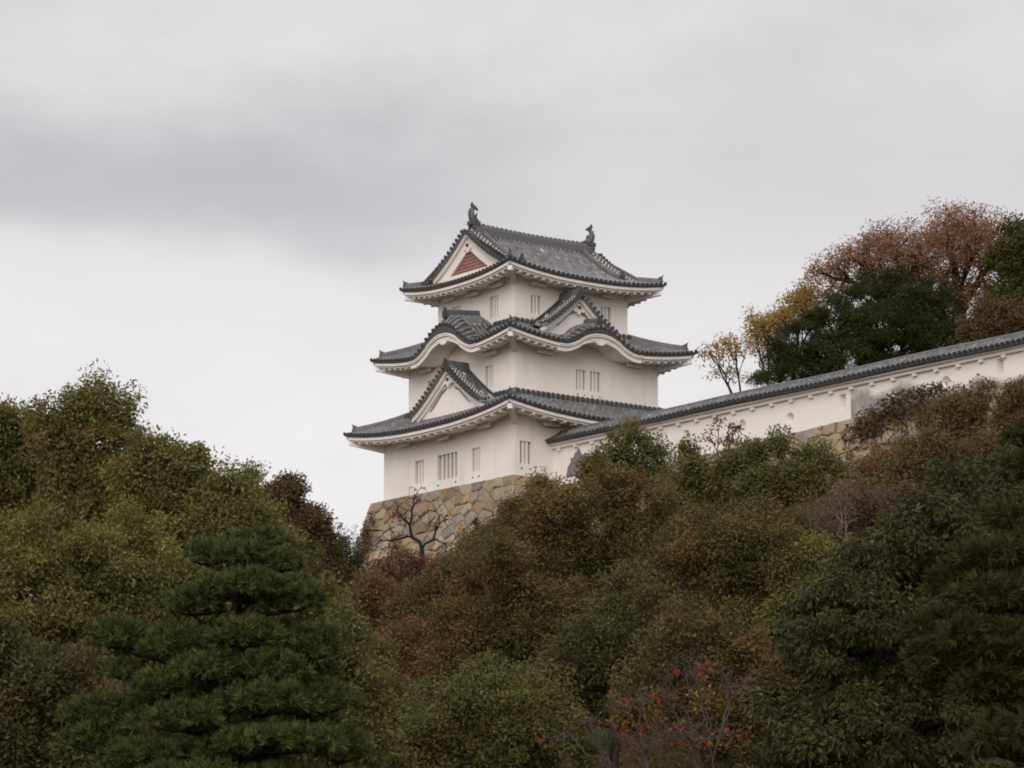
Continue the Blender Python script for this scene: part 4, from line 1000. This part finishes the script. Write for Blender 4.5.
def needle_tufts(P, N, g, n=13, length=.17, width=.013, up=.35):
    """bursts of needles at points P, opening along N"""
    m = len(P) * n; D = unit(m, g) * .85 + np.repeat(N, n, 0); D[:, 2] += up; D /= np.linalg.norm(D, axis=1)[:, None]
    B = np.repeat(P, n, 0); S = np.cross(D, unit(m, g)); S /= np.linalg.norm(S, axis=1)[:, None]
    L_ = (length * g.uniform(.7, 1.25, m))[:, None]
    return np.stack([B - S * width, B + S * width, B + D * L_ + S * width * .3, B + D * L_ - S * width * .3], 1), np.clip(g.normal(.42, .17, m) + np.repeat(g.normal(0, .14, len(P)), n), 0, 1)
def pine(name, label, Y, base_px, top_px, top_py, pads, leaf, seed, tuft_sp=.115, length=.17, up=.35, thick=1.0, lean=0.0):
    g = np.random.default_rng(seed)
    X = at(base_px, 500, Y)[0]; root = np.array((X, Y, float(terrain(X, Y))))
    t_ = empty(name, root); tag(t_, label, 'pine tree')
    top = at(top_px, top_py, Y) - root; mb = MB()
    tr = [np.array((0, 0, -.4)), np.array((0, 0, 0.0)), top * np.array((.5, .5, .3)) + (.18, .1, 0), top * np.array((.7, .7, .6)) + (-.12, 0, 0), top * np.array((.95, .95, .85)), top]
    mb.tube(tr, [.30, .24, .19, .14, .08, .03], 8, .5, 0, False)
    def trunk_at(z):
        for a, b in zip(tr, tr[1:]):
            if a[2] <= z <= b[2]: return a + (b - a) * ((z - a[2]) / (b[2] - a[2]))
        return tr[-1] if z > tr[-1][2] else tr[1]
    TP = []; TN = []
    for px, py, hw, hh, dy in pads:
        c = at(px, py, Y + dy) - root; k = (Y + dy) / FPX; rx, rz = hw * k * 1.10, hh * k * 1.16; ry = rx * g.uniform(.75, 1.0)
        s0 = trunk_at(max(.4, c[2] - .25 * np.hypot(c[0], c[1]) - .2))
        m = (s0 + c) / 2 + np.array((0, 0, -.10)) + g.normal(size=3) * .10; e = c + np.array((0, 0, -rz * .55))
        r_ = .035 + .02 * np.linalg.norm(c[:2])
        mb.tube([s0, m, e], [r_ * 1.5, r_, r_ * .6], 6, .5, 0, False)
        nb = 7
        for q in range(nb):                                # finger branches spreading through the pad
            w = 2 * math.pi * (q + g.random() * .6) / nb
            mb.tube([e, e + np.array((math.cos(w) * rx * .4, math.sin(w) * ry * .4, rz * .1)), e + np.array((math.cos(w) * rx * .8, math.sin(w) * ry * .8, rz * .35))], [r_ * .5, .02, .008], 4, .5, 0, False)
        nl = max(5, int(9 * rx * ry / (rz * rz * 6) + 4))   # lumps heaped over the pad
        for q in range(nl):
            w = 2 * math.pi * (q * .618 + g.random() * .1); rr = math.sqrt((q + .4) / nl)
            lr = rz * g.uniform(.80, 1.2) * (1.05 - .22 * rr)
            lc = c + np.array((math.cos(w) * rr * (rx - lr * .6), math.sin(w) * rr * (ry - lr * .6), rz * (.30 - .45 * rr * rr) + g.normal() * rz * .12))
            n = int(max(14, 5.2 * lr * lr / tuft_sp ** 2)); u = unit(n, g); u = u[u[:, 2] > -.45]
            TP.append(lc + u * np.array((lr * 1.25, lr * 1.25, lr * .85)) * g.uniform(.75, 1.0, (len(u), 1))); TN.append(u)
    mb.build('trunk', BARK_DARK, t_, True)
    V, tt = needle_tufts(np.concatenate(TP), np.concatenate(TN), g, 13, length, .0115, up)
    quads('crown', V, tt, LEAF[leaf], t_)
    return t_
PADS = [(258, 541, 28, 10, 0), (208, 557, 21, 13, -.2), (244, 558, 27, 11, -.6), (283, 565, 19, 10, -.3), (250, 560, 24, 9, .7),
        (244, 588, 46, 13, -.8), (192, 606, 36, 14, -.2), (291, 601, 28, 17, -.4), (250, 596, 34, 11, .9),
        (121, 639, 32, 15, .1), (183, 647, 35, 17, -.7), (244, 638, 34, 14, -1.2), (312, 648, 32, 18, -.3), (225, 640, 40, 12, .9), (280, 640, 30, 12, .8),
        (208, 672, 32, 14, -1.3), (270, 670, 33, 14, -1.2), (170, 691, 42, 15, -.6), (123, 673, 16, 9, .2), (320, 678, 18, 10, .4), (240, 690, 44, 12, .8),
        (267, 704, 47, 15, -1.4), (325, 702, 27, 17, -.3), (189, 722, 48, 16, -1.3), (99, 714, 38, 15, 0), (150, 715, 34, 11, .8), (290, 722, 36, 11, .7),
        (276, 744, 62, 15, -1.6), (104, 743, 38, 16, -.2), (147, 757, 40, 14, -1.0), (341, 752, 24, 16, 0), (215, 754, 40, 13, -.9), (230, 760, 50, 12, .9),
        (110, 792, 54, 17, -.4), (200, 784, 56, 17, -1.5), (290, 786, 54, 17, -1.2), (345, 796, 34, 16, 0), (70, 792, 40, 16, .4), (245, 812, 60, 18, -1.6)]
pine('pine_tree', 'tiered dark green pine with cloud like pads of needles in the lower left', 61, 246, 240, 548, PADS, 'needle', 5)
PADS2 = [(1010, 520, 22, 14, .4), (1030, 470, 22, 14, .5), (1022, 440, 12, 10, .6), (975, 562, 26, 14, 0), (1012, 560, 30, 16, -.2), (945, 588, 18, 12, .2), (988, 600, 36, 20, -.6), (1028, 600, 36, 20, -.3),
         (935, 628, 24, 16, .1), (970, 640, 36, 20, -.5), (1015, 650, 40, 22, -.9), (948, 668, 26, 15, -.1), (990, 690, 36, 18, -.6), (1035, 700, 40, 22, -.4), (1000, 742, 30, 22, -1.2), (1035, 752, 34, 24, -1.0), (925, 655, 14, 9, 0)]
pine('pine_tree', 'shaggy pine with yellowing needles cut off by the right edge, before the evergreen', 50, 1040, 1050, 440, PADS2, 'needle_old', 6, .12, .19, .0, 1.6)

# --- bare branched trees
def bare_tree(name, label, cat, Y, base_px, lobes, ntips, twig, bark_, leaf=None, frac=.2, per=10, cr=.2, size=.12, seed=3, flat=.8, bend=.25, up=.2, inner=.3, low=-.5, trunk_to=None, base_z=None, droop=.5):
    g = np.random.default_rng(seed); X = at(base_px, 500, Y)[0]; root = np.array((X, Y, float(terrain(X, Y)) if base_z is None else base_z))
    t_ = empty(name, root); tag(t_, label, cat)
    Lb = [(at(l[0], l[1], Y + (l[3] if len(l) > 3 else 0)), l[2] * Y / FPX, l[4] if len(l) > 4 else .8) for l in lobes]
    tp = spread(Lb, ntips, g, inner, low) - root; tp = tp[tp[:, 2] > .2]
    mb = MB(); skeleton(mb, (0, 0, 0), None, tp, g, bend, up, twig, trunk_to, pw=.40); mb.build('trunk', bark_, t_, True)
    if leaf:
        lt = tp[g.random(len(tp)) < frac]
        if len(lt):
            V, tt = foliage(lt, g, per, cr, size, flat, droop, .45, .3); quads('crown', V, tt, LEAF[leaf], t_)
    return t_
bare_tree('cherry_tree', 'nearly bare grey twigged cherry with a few red leaves at the bottom centre', 'cherry tree', 60, 735,
          [(640, 702, 42, 0, .55), (690, 674, 46, -.5, .7), (735, 690, 40, 0, .9), (592, 722, 34, .3, .4), (690, 738, 60, -.8, .5), (625, 742, 55, .5, .4), (556, 738, 30, .4, .4)], 1900, .0031, BARK_MID, 'red', .020, 9, .15, .11, 4, bend=.34, up=.35, inner=.12, trunk_to=.9)
bare_tree('persimmon_tree', 'dark branched persimmon with scattered orange leaves in front of the stone base', 'persimmon tree', 128.5, 424,
          [(402, 520, 30, 0, .9), (440, 525, 24, 0, .9), (418, 500, 20, 0, 1), (385, 545, 24, 0, .8), (452, 550, 18, 0, .8)], 300, .0085, BARK_DARK, 'red', .16, 5, .22, .13, 8, bend=.3, trunk_to=1.6)
tree('maple_shrub', 'low crimson leaved shrub around the persimmon trunk', 'shrub', None, 126, [(400, 562, 17), (418, 572, 15), (384, 570, 12), (440, 566, 12)], 'redbrown', 405, 90, 32, .36, .14, low=-.9)
bare_tree('sapling', 'leggy sapling with rusty red leaves standing up against the white wall', 'sapling', 117, 722, [(716, 425, 8, 0, 1.8), (736, 428, 10, 0, .6), (708, 438, 7, 0, 1), (728, 440, 12, 0, .6)], 34, .012, BARK, 'redbrown', .9, 15, .20, .14, 12, bend=.2)
bare_tree('leafless_tree', 'pale leafless branch reaching in from the right over the bottom of the evergreen', 'bare tree', 46, 1075, [(1005, 718, 14, 0, .4), (950, 731, 20, 0, .3), (895, 741, 16, 0, .3), (1050, 708, 20, 0, .5)], 26, .0068, BARK_DARK, None, seed=22, bend=.15, trunk_to=2.2)
bare_tree('leafless_shrub', 'twisted pale leafless shrub on the slope left of the big evergreen', 'shrub', 103, 846, [(842, 490, 14, 0, .9), (838, 505, 20, 0, .7), (850, 520, 20, 0, .6)], 26, .016, BARK_GREY, None, seed=31, bend=.6)

# --- trees on the terrace behind the wall
TZ = 22.0
tree('evergreen_tree', 'dark feathery evergreen spreading behind the middle of the long wall', 'tree', None, 128,
     [(868, 300, 24), (905, 305, 28), (838, 322, 26), (800, 344, 26), (860, 345, 36), (922, 330, 28), (776, 372, 16), (796, 372, 20), (760, 380, 9), (815, 362, 24), (936, 338, 22), (945, 318, 16), (918, 346, 16), (952, 332, 14), (890, 356, 16), (880, 330, 30), (905, 328, 24), (930, 296, 18), (895, 278, 10), (840, 362, 34), (900, 352, 34)],
     'conifer', 870, 640, 170, .48, .19, flat=.55, aspect=.22, droop=-.1, inner=.72, low=-.6, base_z=TZ, bark_=BARK_DARK, twig=.010)
tree('broad_tree', 'wide russet crowned tree with fine dark limbs, tallest behind the wall', 'tree', None, 142,
     [(945, 262, 62, 0, .95), (898, 262, 44, -1, .85), (985, 252, 46, 0, .95), (856, 262, 30, 0, .8), (828, 274, 26, .5, .8), (880, 245, 26, 0, .8), (960, 240, 42, 0, .9), (1005, 262, 24, 0, .9), (925, 292, 44, 0, .8), (868, 288, 30, 1, .8), (972, 298, 40, 1, .9), (835, 292, 16, .5, .8)],
     'copper', 950, 2300, 14, .36, .165, droop=.2, inner=.35, low=-.35, base_z=TZ, bark_=BARK_DARK, twig=.0100, bend=.12, up=.3)
tree('golden_tree', 'golden leaved tree between the wide russet tree and the evergreen', 'tree', None, 145, [(805, 302, 20), (788, 318, 16), (768, 332, 20), (815, 322, 16)], 'gold', 785, 130, 50, .45, .18, inner=.4, base_z=TZ, bark_=BARK_DARK, twig=.012)
bare_tree('gnarled_tree', 'gnarled leaning tree with thin yellow leaves, nearest to the turret behind the wall', 'tree', 143, 752, [(728, 352, 20, 0, .9), (712, 358, 14, 0, .8), (742, 350, 12, 0, 1), (725, 374, 14, 0, .6)], 130, .011, BARK_DARK, 'gold', .7, 14, .42, .17, 41, bend=.4, inner=.55, low=-.3, base_z=TZ)
bare_tree('gnarled_tree', 'half bare yellow leaved tree leaning between the gnarled tree and the golden one', 'tree', 144, 775, [(752, 322, 12, 0, .9), (770, 335, 20, 0, 1), (762, 350, 16, 0, .9)], 120, .011, BARK_DARK, 'gold', .6, 12, .42, .17, 43, bend=.35, inner=.4, low=-.4, base_z=TZ)
tree('evergreen_tree', 'tall dark tree with yellow green sprays cut off by the right edge above the wall', 'tree', None, 124, [(1016, 246, 26), (1024, 280, 30), (1005, 300, 20), (1045, 250, 40), (1040, 310, 36), (995, 262, 10)], 'conifer_yellow', 1030, 230, 120, .5, .19, inner=.55, base_z=TZ, bark_=BARK_DARK)
tree('bush', 'brown leaved bush over the wall coping below the tall right edge tree', 'bush', None, 122, [(988, 312, 18), (1005, 318, 18), (970, 324, 12), (1020, 325, 20), (968, 334, 12), (985, 335, 16)], 'brown', 995, 120, 90, .42, .17, base_z=TZ, low=-.9)

# --- climbers on the masonry
def creeper(name, label, spots, x_of, leaf, seed, per=240, size=.14):
    g = np.random.default_rng(seed); P = []; stems = []
    for px, py, rx, ry in spots:
        y, z = onx(px, py, x_of(py)); k = 130 / FPX; n = int(per * rx * ry / 120)
        u = unit(n, g) * (g.random((n, 1)) ** .5); xs = x_of(py) - .18 - np.abs(u[:, 0]) * .35
        P.append(np.stack([xs, y + u[:, 1] * rx * k / .62, z + u[:, 2] * ry * k], -1))
        for q in range(5):
            a = P[-1][g.integers(n)]; b = P[-1][g.integers(n)]
            stems.append((a, (a + b) / 2 + g.normal(size=3) * .15, b))
    P = np.concatenate(P); root = P[np.argmin(P[:, 2])].copy()
    t_ = empty(name, to_world(*root), TH); tag(t_, label, 'creeper')
    for st in stems: mb = MB(); mb.tube([p - root for p in st], [.015, .02, .012], 4, .5, 0, False); mb.build('stem', BARK_DARK, t_)
    D = unit(len(P), g) + np.array((-1.0, 0, -.5))
    quads('foliage', leaf_quads(P - root, D, size, g, .6), np.clip(g.normal(.45, .22, len(P)), 0, 1), LEAF[leaf], t_)
    return t_
creeper('creeper', 'brown creeper hanging over the boulders and the stained part of the wall', [(862, 440, 14, 22), (874, 424, 12, 18), (890, 412, 12, 14), (905, 402, 14, 12), (925, 394, 14, 9), (945, 390, 12, 8), (858, 462, 12, 12), (884, 440, 14, 18), (905, 425, 16, 16), (928, 410, 14, 12)], lambda py: WX - .15, 'brown', 51)
creeper('creeper', 'green ivy with orange leaves on the far left corner of the stone base', [(372, 535, 6, 18), (368, 552, 8, 14), (378, 520, 4, 8), (364, 562, 8, 8)], lambda py: -6.1, 'scrub', 52)
creeper('creeper', 'dark green creeper climbing the stones left of the yellow bush', [(486, 535, 9, 12), (478, 548, 8, 9), (482, 524, 5, 8), (470, 560, 8, 7)], lambda py: -6.2, 'conifer', 53)
creeper('creeper', 'small yellow creeper among the boulders under the wall', [(864, 462, 4, 5), (880, 446, 5, 4), (855, 455, 4, 4)], lambda py: -3.4, 'yellow', 54, 300)

# --- undergrowth over the slope
g = np.random.default_rng(77)
X = g.uniform(-48, 52, 13000); Y_ = g.uniform(52, 141, 13000); Zt = terrain(X, Y_)
lx = (X - TX) * CT + (Y_ - TY) * ST; ly = -(X - TX) * ST + (Y_ - TY) * CT
ok = (Zt > .02) & (Zt < 21.9) & ~((lx > -5.6) & (ly > -6)) & ~((lx > WX - .6) & (ly <= -6)) & (np.abs(X) < Y_ * .26 + 8)
P = np.stack([X, Y_, Zt + .35], -1)[ok][:7600]
V, tt = foliage(P, g, 62, .75, .17, .7, -.1, .4, .4)
tag(quads('undergrowth', V, tt, LEAF['scrub']), 'tangled brown and green undergrowth covering the castle slope', 'undergrowth', None, 'stuff')
